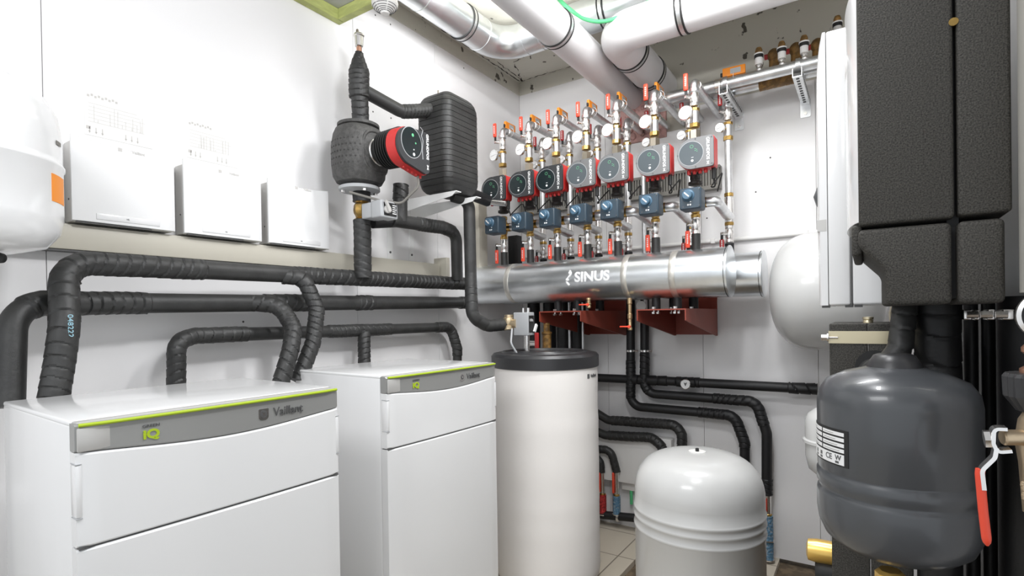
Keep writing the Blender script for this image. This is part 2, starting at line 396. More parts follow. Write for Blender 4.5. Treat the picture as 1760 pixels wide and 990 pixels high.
for k in range(3):
    a = 2*pi*k/3+.5; b.cyl((tcx+cos(a)*.2, tcy+sin(a)*.2, 0), (tcx+cos(a)*.2, tcy+sin(a)*.2, .035), .02)
b.build('foot_ring', LID, t)
ang0 = math.atan2((at(1015, 638, D=2.62)-Vector((tcx, tcy, 0))).y, (at(1015, 638, D=2.62)-Vector((tcx, tcy, 0))).x)
def tw(ang, z, r):
    def w(p): a = ang + p.x/r; return Vector((tcx+(r+.001+p.z)*cos(a), tcy+(r+.001+p.z)*sin(a), z+p.y))
    return w
text('wordmark', 'Vaillant', .022, None, LOGOD, t, .0006, .0006, warp=tw(-1.54, 1.078, tr+.001))
def tprism(ang, z, r, w, h):
    b = MB()
    for i in range(4):
        a0 = ang-w/2/r+w/r*i/4; a1 = ang-w/2/r+w/r*(i+1)/4
        b.add([(tcx+R_*cos(a), tcy+R_*sin(a), zz) for R_ in (r, r+.0015) for a in (a0, a1) for zz in (z-h/2, z+h/2)], [(0, 2, 3, 1), (4, 5, 7, 6), (0, 1, 5, 4), (2, 6, 7, 3), (1, 3, 7, 5), (0, 4, 6, 2)])
    return b
tprism(-1.725, 1.078, tr, .018, .022).build('emblem', LOGOD, t)

# ---------------------------------------------------------------- light grey floor vessel
def dome(r, h, n=10, ex=.62, down=False):
    out = []
    for k in range(n+1):
        a = pi/2*k/n; out.append((max(1e-6, r*cos(a)**ex), h*sin(a)**.9))
    return out
vx, vy, vr = 2.245, .587, .253
t = thing('expansion_vessel', 'light grey floor-standing expansion vessel, domed, in front of the back wall', 'vessel', (vx, vy, -.03))
zc = .64; zt = .808
body = [(1e-6, .07), (vr*.6, .08), (vr*.88, .12), (vr*.985, .18), (vr, .24)]
for z in (.510, .550, .583): body += [(vr, z-.010), (vr+.004, z-.005), (vr+.005, z), (vr+.004, z+.005), (vr, z+.010)]
body += [(vr, zc)]+[(r, zc+h) for r, h in dome(vr, zt-zc, 14, .55)]
MB().lathe(body, (vx, vy, 0), seg=72).build('shell', GREYV, t, sharp=60)
MB().lathe([(.034, zt-.002), (.034, zt+.0025), (.012, zt+.003), (.012, zt+.002), (1e-6, zt+.002)], (vx, vy, 0)).build('cap_plate', WHITEM, t)
MB().lathe([(.0075, zt), (.0075, zt+.013), (.005, zt+.015), (1e-6, zt+.015)], (vx, vy, 0), seg=12).build('valve_cap', BLKR, t)
for k in range(3):
    a = 2*pi*k/3+.3; p = Vector((vx+cos(a)*.19, vy+sin(a)*.19, 0)); MB().box((p.x-.02, p.y-.02, -.03), (p.x+.02, p.y+.02, .12)).build('leg', GREYV, t)

# ---------------------------------------------------------------- white vessel at the left edge
wx, wy, wr = .345, 1.85, .2
t = thing('expansion_vessel', 'white wall-hung expansion vessel with an orange sticker at the left edge', 'vessel', (wx, wy, 1.55))
b = MB().lathe([(1e-6, 1.553), (wr*.5, 1.558), (wr*.82, 1.575), (wr*.96, 1.61), (wr, 1.65), (wr, 1.775), (wr+.004, 1.780), (wr+.004, 1.786), (wr, 1.791), (wr-.001, 1.80), (wr-.001, 1.86), (wr*.96, 1.915), (wr*.86, 1.955), (wr*.66, 1.988), (wr*.35, 2.005), (1e-6, 2.01)], (wx, wy, 0), seg=64)
b.build('shell', WHITE, t, sharp=60)
def vlabel(ang0, ang1, z0, z1, m, name, r=wr, cx=wx, cy=wy, par=None, th=.0012, n=10):
    b = MB()
    for i in range(n):
        a0 = ang0+(ang1-ang0)*i/n; a1 = ang0+(ang1-ang0)*(i+1)/n
        b.add([(cx+R_*cos(a), cy+R_*sin(a), zz) for R_ in (r, r+th) for a in (a0, a1) for zz in (z0, z1)], [(0, 2, 3, 1), (4, 5, 7, 6), (0, 1, 5, 4), (2, 6, 7, 3), (1, 3, 7, 5), (0, 4, 6, 2)])
    return b.build(name, m, par)
vlabel(radians(-45), radians(-24), 1.685, 1.755, ORANGE, 'sticker', par=t)
vlabel(radians(-38), radians(-30), 1.835, 1.845, GREYT, 'small_label', par=t)
MB().cyl((wx, wy, 1.545), (wx, wy, 1.56), .02).build('connection', BLKR, t)
MB().rbox((wx-.05, wy+wr-.02, 1.70), (wx+.05, YL, 1.72), .003).build('wall_bracket', WHITEMET, t)
p = at(4, 437, Y=1.8); tag(MB().lathe([(.012, 0), (.014, .012), (.008, .02)], p-Vector((0, 0, .01)), (-.6, -.4, 0)).build('pipe_plug', BLKR), 'black rubber end cap under the white vessel at the left edge', 'cap')

# ---------------------------------------------------------------- trunking, three wall boxes, faint posters
t = thing('cable_trunking', 'long beige cable trunking along the left wall under the three white boxes', 'trunking', (1.2, YL, 1.60))
MB().rbox((.25, 2.045, 1.604), (2.34, YL, 1.683), .003, 2).build('cover', TRUNK, t)
MB().box((.25, 2.05, 1.598), (2.34, YL, 1.603)).build('base_edge', SEAM, t)
tag(MB().rbox((2.34+.005, 2.0, 1.60), (2.375, YL, 1.72), .003).build('trunking_end', TRUNK), 'short beige trunking end piece near the room corner', 'trunking')
tag(MB().rbox((at(824, 430, Y=2.03).x, 2.03, 1.60), (at(838, 430, Y=2.03).x, YL, 2.12), .003).build('vertical_trunking', TRUNK), 'upright beige trunking behind the black riser at the corner', 'trunking')
xb0, zb0, zb1 = .624, 1.690, 1.955
def make_ctrl():
    t = thing('control_box', 'leftmost white wall box above the trunking, beside the white vessel', 'control box', (xb0, YL, zb0), 'white wall boxes above the trunking')
    w = .292; yf = 2.018
    b = MB(); n = 20; vs = []; fs = []
    for i in range(n+1):
        x = xb0+w*i/n; zt_ = zb1-.012*sin(pi*i/n)**1 ; e = .004 if i in (0, n) else 0
        vs += [(x, yf+.012, zb0), (x, yf+e, zb0+.003), (x, yf+e, zt_-.003), (x, yf+.006, zt_), (x, yf+.012, zt_)]
    for i in range(n):
        for k in range(5): k2 = (k+1) % 5; fs.append((i*5+k, i*5+k2, (i+1)*5+k2, (i+1)*5+k))
    fs.append((0, 1, 2, 3, 4)); fs.append(tuple(n*5+k for k in (4, 3, 2, 1, 0)))
    b.add(vs, fs); b.build('front_cover', WHITE, t)
    c = MB().rbox((xb0+.002, yf+.012, zb0-.001), (xb0+w-.002, YL-.001, zb1-.014), .006, 2).build('back_shell', SILVL, t)
    MB().rbox((xb0+.06, yf-.0022, zb0+.012), (xb0+w-.05, yf+.002, zb0+.032), .002, 2).build('display_flap', WHITE, t)
    text('small_lettering', 'VR', .007, FY((xb0+w/2, yf-.0028, zb0+.022)), LOGOD, t, .0003)
    text('wordmark', 'Vaillant', .013, FY((xb0+w*.62, yf-.0003, zb1-.018)), PRINT, t, .0004, .0003)
    MB().box((xb0+w*.42, yf-.0008, zb1-.023), (xb0+w*.42+.011, yf+.001, zb1-.012)).build('emblem', PRINT, t)
    MB().cyl((xb0+.0005, yf+.035, zb0+.07), (xb0+.003, yf+.035, zb0+.07), .003, 8).build('screw', SEAM, t)
    b = MB().box((xb0+.01, yf+.004, zb0-.003), (xb0+w*.75, yf+.012, zb0-.0005)); b.build('bottom_slot', SEAM, t)
    return t
c0 = make_ctrl()
dup(c0, (xb0+.323, YL, zb0), 'middle white wall box above the trunking')
dup(c0, (xb0+.323*2, YL, zb0), 'white wall box nearest the pump, above the trunking')
def poster(px0, py0, px1, py1, lab):
    a = at(px0, py0, Y=YL-.001); b_ = at(px1, py1, Y=YL-.001); h = .145; a.z = 2.16; x0, x1 = a.x, b_.x
    t = thing('wiring_diagram', lab, 'sheet', (x0, YL, 2.0), 'faint printed sheets on the left wall')
    z0 = 1.985; MB().box((x0, YL-.0012, z0), (x1, YL-.0002, z0+h)).build('sheet', PAPER, t)
    b = MB(); rr = random.Random(px0)
    for k in range(3):
        for g in (0.06, .58):
            x = x0+(x1-x0)*(g+.09*k); b.box((x, YL-.0018, z0+.008), (x+.002, YL-.0012, z0+.028)); b.box((x-.002, YL-.0018, z0+.012), (x+.004, YL-.0012, z0+.014))
    for k in range(9):
        x = x0+(x1-x0)*(.04+.05*k); b.box((x, YL-.0018, z0+.125+.004*(k % 2)), (x+.006, YL-.0012, z0+.132+.004*(k % 2)))
    for k in range(6): b.box((x0+.01, YL-.0016, z0+.045+.012*k), (x1-.02-.03*rr.random(), YL-.0012, z0+.0456+.012*k))
    for k in range(16):
        x = x0+.02+(x1-x0-.05)*rr.random(); b.box((x, YL-.0017, z0+.045), (x+.0007, YL-.0012, z0+.045+.06*rr.random()))
    b.box((x0+.004, YL-.0018, z0+.02), (x0+.016, YL-.0012, z0+.030))
    b.build('print', PRINT, t)
poster(146, 240, 262, 250, 'faint printed wiring sheet above the leftmost white wall box')
poster(322, 270, 408, 280, 'faint printed wiring sheet above the middle white wall box')

# ---------------------------------------------------------------- insulated pipes, left wall
def ipipe(name, pts, r, rad, lab, wraps=None, m=RUB, pitch=.03, amp=.003, seg=24, ph=0, cat='insulated pipe', extra=None, group=None, parts=None):
    path = fillet(pts, rad, 14); L = sum((path[i+1]-path[i]).length for i in range(len(path)-1))
    w = [(0, L+1)] if wraps == 'all' else [(a*L, b*L) for a, b in (wraps or [])]
    b = MB().tube(path, r, seg, w, pitch, amp, ph=ph)
    o = tag(b.build(name, m, sharp=30), lab, cat, group); return o
YA = 1.94
A0 = [at(803, 488, Y=YA), at(420, 468, Y=YA), at(108, 450, Y=1.90), at(112, 558, Y=1.84), at(92, 690, Y=1.83)]
ipipe('insulated_pipe', [A0[0], A0[1], A0[2], A0[3], A0[4]], .0325, .085, 'top black insulated pipe along the left wall, turning down behind the front heat pump', [(0, .50), (.66, 1)], pitch=.034, amp=.0028)
tA = at(109, 0, Y=1.8)
B0 = [at(803, 520, Y=1.985), at(395, 521, Y=1.985), at(150, 521, Y=1.97), at(22, 522, Y=1.93), at(16, 700, Y=1.88)]
ipipe('insulated_pipe', B0, .033, .09, 'middle black insulated pipe along the left wall, turning down at the left edge', [(.0, .03), (.32, .36), (.46, .56), (.74, .88)], pitch=.036, amp=.003, ph=1)
ipipe('insulated_pipe', [at(485, 475, Y=1.94), at(522, 478, Y=1.905), at(545, 530, Y=1.87), at(538, 590, Y=1.855), at(512, 655, Y=1.845)], .028, .07, 'black insulated branch dropping from the top pipe behind the second heat pump', 'all', ph=2)
ipipe('insulated_pipe', [at(430, 521, Y=1.983), at(480, 523, Y=1.93), at(505, 565, Y=1.86), at(500, 600, Y=1.84), at(482, 660, Y=1.83)], .029, .08, 'black insulated branch curving down from the middle pipe between both heat pumps', 'all', ph=3)
ipipe('insulated_pipe', [at(303, 665, Y=1.975), at(303, 588, Y=1.985), at(335, 577, Y=2.01), at(560, 570, Y=2.02), at(775, 562, Y=2.02), at(786, 600, Y=2.0), at(786, 640, Y=2.0)], .0265, .06, 'lowest black insulated pipe on the left wall with bends at both ends', [(0, .22), (.42, .62), (.80, .95)], pitch=.03, ph=4)
ipipe('insulated_pipe', [at(626, 570, Y=2.005), at(626, 640, Y=1.98)], .0265, .02, 'short black insulated stub hanging from the lowest pipe, behind the second heat pump', 'all', ph=5)
# number on the near pipe
o = bpy.data.objects
pn = at(121, 560, Y=1.80); tgt = [k for k in o if k.name == 'insulated_pipe'][0]
text('pipe_number', '048222', .021, frame(pn+Vector((.0, -.0, .0)), (0, 0, -1), (.55, -.83, 0)), BLUEPR, tgt, .0006)

# ---------------------------------------------------------------- big pump riser
YF = 1.90
def pf(px, py, Y=YF): return at(px, py, Y=Y)
xr = pf(621, 300).x
t = thing('pump_riser', 'tall black insulated riser pipe through the large pump on the left wall', 'insulated pipe', (xr, YF, 1.55))
zb = pf(621, 470).z; z380 = pf(621, 378).z; z345 = pf(620, 345).z; z325 = pf(620, 326).z; zs0 = pf(620, 322).z; zs1 = pf(620, 222).z
b = MB().tube([(xr, YF, zb-.02), (xr, YF, z380)], .036, 28, [(0, 9)], .03, .0028, ph=1); b.build('lower_lagging', RUB, t)
b = MB().tube([(xr, YF, z345-.005), (xr, YF, z325)], .038, 28, [(0, 9)], .03, .002, ph=1); b.build('collar_lagging', RUBL, t)
z88 = pf(614, 89).z; z130 = pf(616, 125).z; z150 = pf(616, 150).z
b = MB().tube([(xr, YF, zs1-.01), (xr, YF, (z150+zs1)/2), (xr-.004, YF, z150), (xr-.003, YF, z130), (xr-.004, YF, (z130+z88)/2), (xr, YF, z88)], .036, 28, [(0, 9)], .026, .0035, ph=2, taper=lambda q, L: .034 if q < .70*L-.1 else (.042 if q < .62*L+.05 else max(.015, .042-.040*(q-.62*L-.05)/(L*.33)*1.0)))
b.build('upper_lagging', RUB, t, sharp=30)
z70 = pf(614, 80).z; z60 = pf(614, 60).z
tv = thing('air_vent', 'silver automatic air vent on top of the tall black riser', 'air vent', (xr, YF, z88))
MB().lathe([(.012, z88-.005), (.012, z70+.005)], (xr, YF, 0), seg=8).build('nipple', COPPER, tv)
MB().lathe([(.012, z70), (.019, z70+.004), (.021, z60-.006), (.025, z60-.003), (.025, z60+.002), (.02, z60+.008), (1e-6, z60+.01)], (xr, YF, 0)).build('body', CHROME, tv)
MB().lathe([(.0065, z60), (.0065, z60+.022), (.004, z60+.026), (1e-6, z60+.026)], (xr-.008, YF, 0), seg=10).build('cap', NICKEL, tv)
# the large pump
zp = (zs0+zs1)/2; pc = Vector((xr-.016, YF-.005, zp))
t = thing('circulation_pump', 'large circulation pump with red ringed head on the left wall', 'pump', (pc.x, pc.y, zs0))
hh = (zs1-zs0)/2
b = MB(); n = 44; prof = [(.060, -hh), (.098, -hh+.012), (.112, -hh*.72), (.118, -hh*.3), (.118, hh*.3), (.110, hh*.68), (.098, hh-.014), (.085, hh-.006), (.080, hh)]
M = Matrix.Identity(4); vs = []; fs = []
for r, h in prof:
    for k in range(n):
        a = 2*pi*k/n; sq = 1/(abs(cos(a))**3+abs(sin(a))**3)**(1/3); vs.append((pc.x+r*cos(a)*(.6+.4*sq), pc.y+.92*r*sin(a)*(.6+.4*sq), pc.z+h))
for i in range(len(prof)-1):
    for k in range(n): k2 = (k+1) % n; fs.append((i*n+k, i*n+k2, (i+1)*n+k2, (i+1)*n+k))
fs.append(tuple(reversed(range(n)))); fs.append(tuple((len(prof)-1)*n+k for k in range(n))); b.add(vs, fs)
sh = b.build('insulation_shell', SHELL, t)
b = MB().lathe([(.085, 0), (.092, .004), (.092, .016), (.07, .02)], (pc.x, pc.y, zs1-.006)); b.build('shell_collar', SHELL, t)
# dimples
b = MB()
for i in range(-3, 4):
    for k in range(9):
        a = radians(150+k*10+(5 if i % 2 else 0)); r_ = .118 if abs(i) < 2 else (.1155 if abs(i) == 2 else .109)
        sq = 1/(abs(cos(a))**3+abs(sin(a))**3)**(1/3); q = Vector((pc.x+r_*cos(a)*(.6+.4*sq), pc.y+.92*r_*sin(a)*(.6+.4*sq), pc.z+i*.026))
        b.lathe([(.004, -.001), (.004, .0015), (.0025, .002)], q, (cos(a), sin(a), 0), 8)
b.build('dimples', IRON, sh)
MB().lathe([(.085, 0), (.09, .003), (.09, .016), (.085, .019), (.04, .019)], (pc.x, pc.y, zs0-.022)).build('flange', GREYBOX, t)
b = MB()
for k in range(4):
    a = radians(45+90*k+20); q = (pc.x+.072*cos(a), pc.y+.072*sin(a), zs0-.032); b.hexn(q, (q[0], q[1], zs0-.018), .009)
b.build('flange_bolts', CHROME, t)
rim = [(pc.x+.022+.078*sx_*(abs(cos(a_))**.6), pc.z+.008+.088*(1 if sin(a_) >= 0 else -1)*(abs(sin(a_))**.6)) for a_ in [2*pi*k_/36 for k_ in range(36)] for sx_ in ((1 if cos(a_) >= 0 else -1),)]
bb_ = MB().tube([(x_, pc.y-.098+.9*max(0, abs(x_-pc.x)-.045)*.55, z_) for x_, z_ in rim+rim[:1]], .0075, 10); bb_.build('opening_rim', SHELL, t)
ax = Vector((.06, -1, .012)).normalized(); mo = Vector((pc.x+.022, pc.y-.085, zp+.008))
MB().lathe([(.058, -.01), (.060, .0), (.060, .02), (.056, .024)], mo, ax, 40).build('steel_ring', CHROME, t)
MB().lathe([(.05, .015), (.05, .06), (.062, .07)], mo, ax, 40).build('neck', BLKR, t)
b = MB(); pr = [(.04, .06)]
for k in range(8):
    h = .060+k*.0135; pr += [(.062, h), (.080+.0005*k, h+.0015), (.080+.0005*k, h+.005), (.062, h+.0065)]
b.lathe(pr, mo, ax, 44); b.build('cooling_fins', BLKR, t)
fo = mo + ax*.205
Mh = frame(fo, ax.cross((0, 0, 1))*-1 if ax.cross((0, 0, 1)).x < 0 else ax.cross((0, 0, 1)), (0, 0, 1))
def dshape(rc, cx, cy, xr_, hy0, hy1, n=16, rr=.012):
    """circle on the left merged into a square-cornered right side"""
    out = []
    for k in range(n+1):
        a = radians(95+170*k/n); out.append((cx+rc*cos(a), cy+rc*sin(a)))
    for k in range(6): a = radians(-90+90*k/5); out.append((xr_-rr+rr*cos(a), hy0+rr+rr*sin(a)))
    for k in range(6): a = radians(0+90*k/5); out.append((xr_-rr+rr*cos(a), hy1-rr+rr*sin(a)))
    return out
dz = dshape(.080, -.022, -.012, .108, -.112, .074, rr=.028)
def inset(poly, s, c=(.03, -.005)): return [(c[0]+(x-c[0])*s, c[1]+(y-c[1])*s) for x, y in poly]
MhB = Mh @ Matrix.Translation((0, 0, -.05)); MhC = Mh @ Matrix.Translation((0, 0, -.002)); 
MB().prism(dz, .048, MhB).build('red_housing', PRED, t)
hd = MB().prism(inset(dz, .97), .014, MhC).build('control_face', PFACED, t)
MB().prism([(-.012+.066*cos(a), .004+.066*sin(a)) for a in [2*pi*k/40 for k in range(40)]], .0012, Mh @ Matrix.Translation((0, 0, .0118))).build('dial_rim', GREYBOX, hd)
MB().prism([(-.012+.063*cos(a), .004+.063*sin(a)) for a in [2*pi*k/40 for k in range(40)]], .0010, Mh @ Matrix.Translation((0, 0, .0126))).build('dial', PDIALD, hd)
for (x, y, r_, m_, nm) in ((-.006, .036, .007, GRN, 'led_ring'), (.012, .006, .004, GRN, 'led'), (.0, -.024, .003, LTXT, 'mark'), (.0, -.044, .007, LTXT, 'button')):
    MB().prism([(x+r_*cos(a), y+r_*sin(a)) for a in [2*pi*k/16 for k in range(16)]], .0006, Mh @ Matrix.Translation((0, 0, .0136))).build(nm, m_, hd)
b = MB().tube([Mh @ Vector(q) for q in ((.045, .085, .0125), (.062, .075, .0125), (.052, .05, .0125), (.062, .03, .0125), (.056, -.01, .0125), (.06, -.05, .0125))], .0016, 6); b.build('relief_line', GREYBOX, hd)
text('lettering', 'GRUNDFOS', .021, Mh @ Matrix.Translation((.092, .012, .0123)) @ Matrix.Rotation(-pi/2, 4, 'Z'), LTXT, hd, .0005, .0006)
b = MB(); 
for s_ in (1, -1): b.prism([(-.002, -.011), (.002, -.011), (.0035, .011), (-.0005, .011)] if s_ > 0 else [(-.002, .011), (.002, .011), (.0035, -.011), (-.0005, -.011)], .0006, Mh @ Matrix.Translation((.092, -.078, .0121)) @ Matrix.Rotation(s_*.5, 4, 'Z'))
b.build('logo_mark', LTXT, hd)
b = MB()
for k in range(5): q = Mh @ Vector((-.020+.026*k, -.086-.0055*k, -.026)); b.cyl(q, q+Vector((0, 0, -.014)), .007, 12)
b.build('cable_glands', PRED, t)
q0 = Mh @ Vector((.075, -.112, -.03)); 
MB().tube(fillet([q0, q0+Vector((.005, 0, -.045)), at(690, 350, Y=1.72), at(655, 345, Y=1.78), at(600, 330, Y=1.85)], .04), .0055, 10).build('power_cable', GREYT, t)
# brass ball valve with grey servo below the pump
t = thing('motorised_valve', 'brass valve with a grey actuator box under the large pump', 'valve', (xr, YF, z380))
MB().lathe([(.030, z380-.004), (.034, z380+.004), (.026, z380+.012), (.036, z380+.03), (.038, (z380+z345)/2), (.036, z345-.022), (.028, z345-.010), (.033, z345-.004), (.03, z345+.002)], (xr, YF, 0), seg=8).build('brass_body', BRASS, t)
q = at(647, 360, Y=1.79); 
b = MB().rbox((xr-.03, q.y+.012, q.z-.035), (xr+.055, YF-.03, q.z+.033), .006); b.build('back_case', GREYBOX, t)
ac = MB().rbox((xr-.036, q.y-.052, q.z-.040), (xr+.065, q.y+.011, q.z+.036), .007).build('actuator_case', GREYBOX, t)
MB().prism(rrect(.074, .058, .003), .0012, FY((xr+.018, q.y-.052, q.z-.002))).build('label_plate', BLKR, ac)
b = MB()
for k in range(5): b.box((xr+.030, q.y-.0540, q.z+.016-k*.009), (xr+.052-.004*(k % 2), q.y-.0531, q.z+.020-k*.009))
b.build('label_print', LTXT, ac)
MB().cyl((xr-.002, q.y-.053, q.z-.004), (xr-.002, q.y-.062, q.z-.004), .018, 24).build('dial_hub', SILVL, t)
b = MB().prism([(-.008, -.012), (.008, -.012), (.006, .038), (-.004, .042)], .010, FY((xr-.002, q.y-.060, q.z-.004)) @ Matrix.Rotation(.5, 4, 'Z')); b.build('manual_lever', SILVL, t)
# ---------------------------------------------------------------- plate heat exchanger
ex0, ex1, ey0, ey1 = 1.965, 2.225, 1.655, 1.865
ez0, ez1 = at(765, 330, Y=ey0).z+.028, at(765, 153, Y=ey0).z+.022
t = thing('heat_exchanger', 'black ribbed lagged plate heat exchanger on the left wall', 'heat exchanger', ((ex0+ex1)/2, ey1, ez0))
b = MB(); n = 0; vs = []; fs = []; rows = []
H_ = ez1-ez0; nr = 18; base = rrect(ex1-ex0, ey1-ey0, .042, 6, (ex0+ex1)/2, (ey0+ey1)/2); nb = len(base); cx_, cy_ = (ex0+ex1)/2, (ey0+ey1)/2
def shrink(h):
    t1 = min(1, (H_-h)/.085); t0 = min(1, h/.075)
    return min(.62+.38*math.sqrt(max(0, 1-(1-t1)**2)), .74+.26*math.sqrt(max(0, 1-(1-t0)**2)))
hs = []
for k in range(nr):
    a = H_*k/nr; d = H_/nr
    hs += [(a+.0002, -.0028), (a+d*.07, .0), (a+d*.5, .0005), (a+d*.93, .0012), (a+d*.985, -.0028)]
for h, off in hs:
    s_ = shrink(h)
    for (x, y) in base:
        dx, dy = x-cx_, y-cy_; L = math.hypot(dx, dy); k_ = s_*(1+off/L)
        skew = .010*(dx/.13)*(1 if True else 0)*0
        vs.append((cx_+dx*k_, cy_+dy*k_, ez0+h+skew))
for i in range(len(hs)-1):
    for k in range(nb): k2 = (k+1) % nb; fs.append((i*nb+k, i*nb+k2, (i+1)*nb+k2, (i+1)*nb+k))
fs.append(tuple(reversed(range(nb)))); fs.append(tuple((len(hs)-1)*nb+k for k in range(nb)))
b.add(vs, fs); b.build('lagging', RUB, t, sharp=50)
b = MB()
for dx in (-.07, .05, .085): b.cyl((cx_+dx, cy_, ez1-.01), (cx_+dx, cy_, ez1+.022), .006, 8)
b.build('top_studs', NICKEL, t)
# its two white shelf brackets
for i, x in enumerate((2.00, 2.16)):
    tb = thing('shelf_bracket', ('left' if i == 0 else 'right')+' white steel bracket arm under the black heat exchanger', 'bracket', (x, YL, 1.7), 'white brackets under the heat exchanger')
    b = MB(); z = ez0-.012
    b.prism([(0, -.075), (.0, .0), (.455, .0), (.455, -.004), (.43, -.022), (.36, -.030), (.02, -.075)], .004, frame((x, YL-.004, z), (0, -1, 0), (0, 0, 1)))
    b.box((x-.0, YL-.46, z-.004), (x+.035, YL-.004, z)); b.build('arm', WHITEMET, tb)
    b = MB().prism(rrect(.036, .33, .017), .003, FY((x+.0, YL-.001, z-.20))); b.build('wall_strip', WHITEMET, tb)
    b = MB()
    for dz_ in (-.10, -.26): b.cyl((x, YL-.007, z+dz_), (x, YL-.003, z+dz_), .006, 8)
    b.build('screws', SEAM, tb)
ipipe('insulated_pipe', [Vector((xr+.02, YF-.01, pf(632, 165).z+.01)), at(690, 192, Y=1.83), (ex0+.02, 1.775, at(735, 186, Y=1.77).z)], .030, .08, 'black insulated pipe linking the tall riser to the heat exchanger', [(.55, 1)], ph=1, pitch=.02)
ipipe('insulated_pipe', [at(689, 318, Y=1.86), at(688, 345, Y=1.86), at(688, 382, Y=1.86)], .034, .04, 'short black insulated elbow below the large pump head', [(0, .4)], ph=2)
ipipe('insulated_pipe', [at(672, 378, Y=1.86), at(760, 391, Y=1.86), at(784, 400, Y=1.86), at(786, 480, Y=1.90)], .0315, .075, 'black insulated pipe bending down right of the grey actuator', [(.25, .62)], ph=3, pitch=.024)
ipipe('insulated_pipe', [at(640, 383, Y=1.88), at(690, 381, Y=1.86)], .026, .02, 'thin black pipe stub behind the grey actuator', None, m=RUBL)
ipipe('insulated_pipe', [Vector((2.12, 1.76, ez0+.0)), at(806, 345, Y=1.72), at(809, 470, Y=1.72), at(811, 545, Y=1.70), at(838, 560, Y=1.66), at(868, 558, Y=1.62)], .031, .07, 'black insulated riser beside the corner, curving to the brass valve', [(.60, 1)], ph=4, pitch=.04, amp=.0015)
ipipe('insulated_pipe', [at(800, 330, Y=1.84), at(838, 345, Y=1.84)], .034, .02, 'short black insulated stub between heat exchanger and first small pump', None, m=RUBL)
q = at(838, 347, Y=1.84); tag(MB().cyl(q, q+Vector((.03, -.11, -.02)), .017, 16, ch=.002).build('chrome_coupling', CHROME), 'chrome coupling left of the first small pump', 'coupling')

# ---------------------------------------------------------------- the two big headers
def header(xc, y0, y1, r, lab, bands):
    t = thing('header_pipe', lab, 'header', (xc, (y0+y1)/2, 1.578-r), 'big galvanised headers')
    MB().cyl((xc, y0+.001, 1.578), (xc, y1, 1.578), r, 96).build('sheet_jacket', GALV, t)
    MB().lathe([(r+.001, -.004), (r+.006, -.003), (r+.006, .003), (r+.001, .005)], (xc, y0, 1.578), (0, 1, 0), 96).build('end_bead', GALV, t)
    MB().lathe([(1e-6, .010), (r-.012, .010), (r-.004, .003), (r-.001, -.003), (r+.001, -.003), (r+.001, .012)], (xc, y0, 1.578), (0, 1, 0), 96).build('end_cap', GALV, t)
    MB().lathe([(r+.0005, .008), (r+.0035, .0085), (r+.0035, .0105), (r+.0005, .011)], (xc, y0, 1.578), (0, 1, 0), 96).build('dark_ring', BLKR, t)  # thin dark line just behind the end bead
    for yb in bands:
        MB().lathe([(r, -.016), (r+.0012, -.014), (r+.0012, .014), (r, .016)], (xc, yb, 1.578), (0, 1, 0), 96).build('clear_tape', mat('tape', (.68, .66, .61), .35, metal=.75), t)
    return t
HXN, HXF, HR = 2.74, 3.045, .119
h1 = header(HXN, .548, 2.075, HR, 'front large galvanised header pipe with white SINUS lettering', [at(1155, 460, X=2.64).y, at(1073, 470, X=2.64).y, at(872, 490, X=2.64).y])
h2 = header(HXF, .445, 2.075, HR-.003, 'rear galvanised header pipe, half hidden behind the front one', [])
yS = at(1018, 480, X=2.63).y
def hw(p): a = radians(2)+p.y/HR; return Vector((HXN-(HR+.0008+p.z)*cos(a), yS-p.x, 1.578+(HR+.0008+p.z)*sin(a)))
text('sinus_lettering', 'SINUS', .074, None, DIAL, h1, .0008, .0022, warp=hw, sx=1.04)
b = MB()
path = []
for k in range(40):
    u_ = k/39; yy = .040-.080*u_; xx = .012*sin(u_*2*pi*.95+.4)
    path.append(hw(Vector((-.138+xx, yy, .0003))))
b.tube(path, .0058, 8)
b.add([], [])
for (x_, y_) in ((-.131, .026), (-.146, -.010)): b.sphere(hw(Vector((x_, y_, 0))), .0095, 12)
b.build('sinus_mark', DIAL, h1)

# ---------------------------------------------------------------- heating circuit units
ny = [1.869, 1.678, 1.493, 1.301, 1.121, .912, .708]
fy = [1.765, 1.564, 1.372, 1.180, 1.015, .815, .612]
words = ['first', 'second', 'third', 'fourth', 'fifth', 'sixth', 'seventh']
def place(proto, i, x, ys, z, lab):
    if i == 0: proto.location = (x, ys[0], z); proto['label'] = lab; return proto
    return dup(proto, (x, ys[i], z), lab)
L0 = Vector((0, 0, 0))
def mk(name, cat, group): return thing(name, '', cat, L0, group)
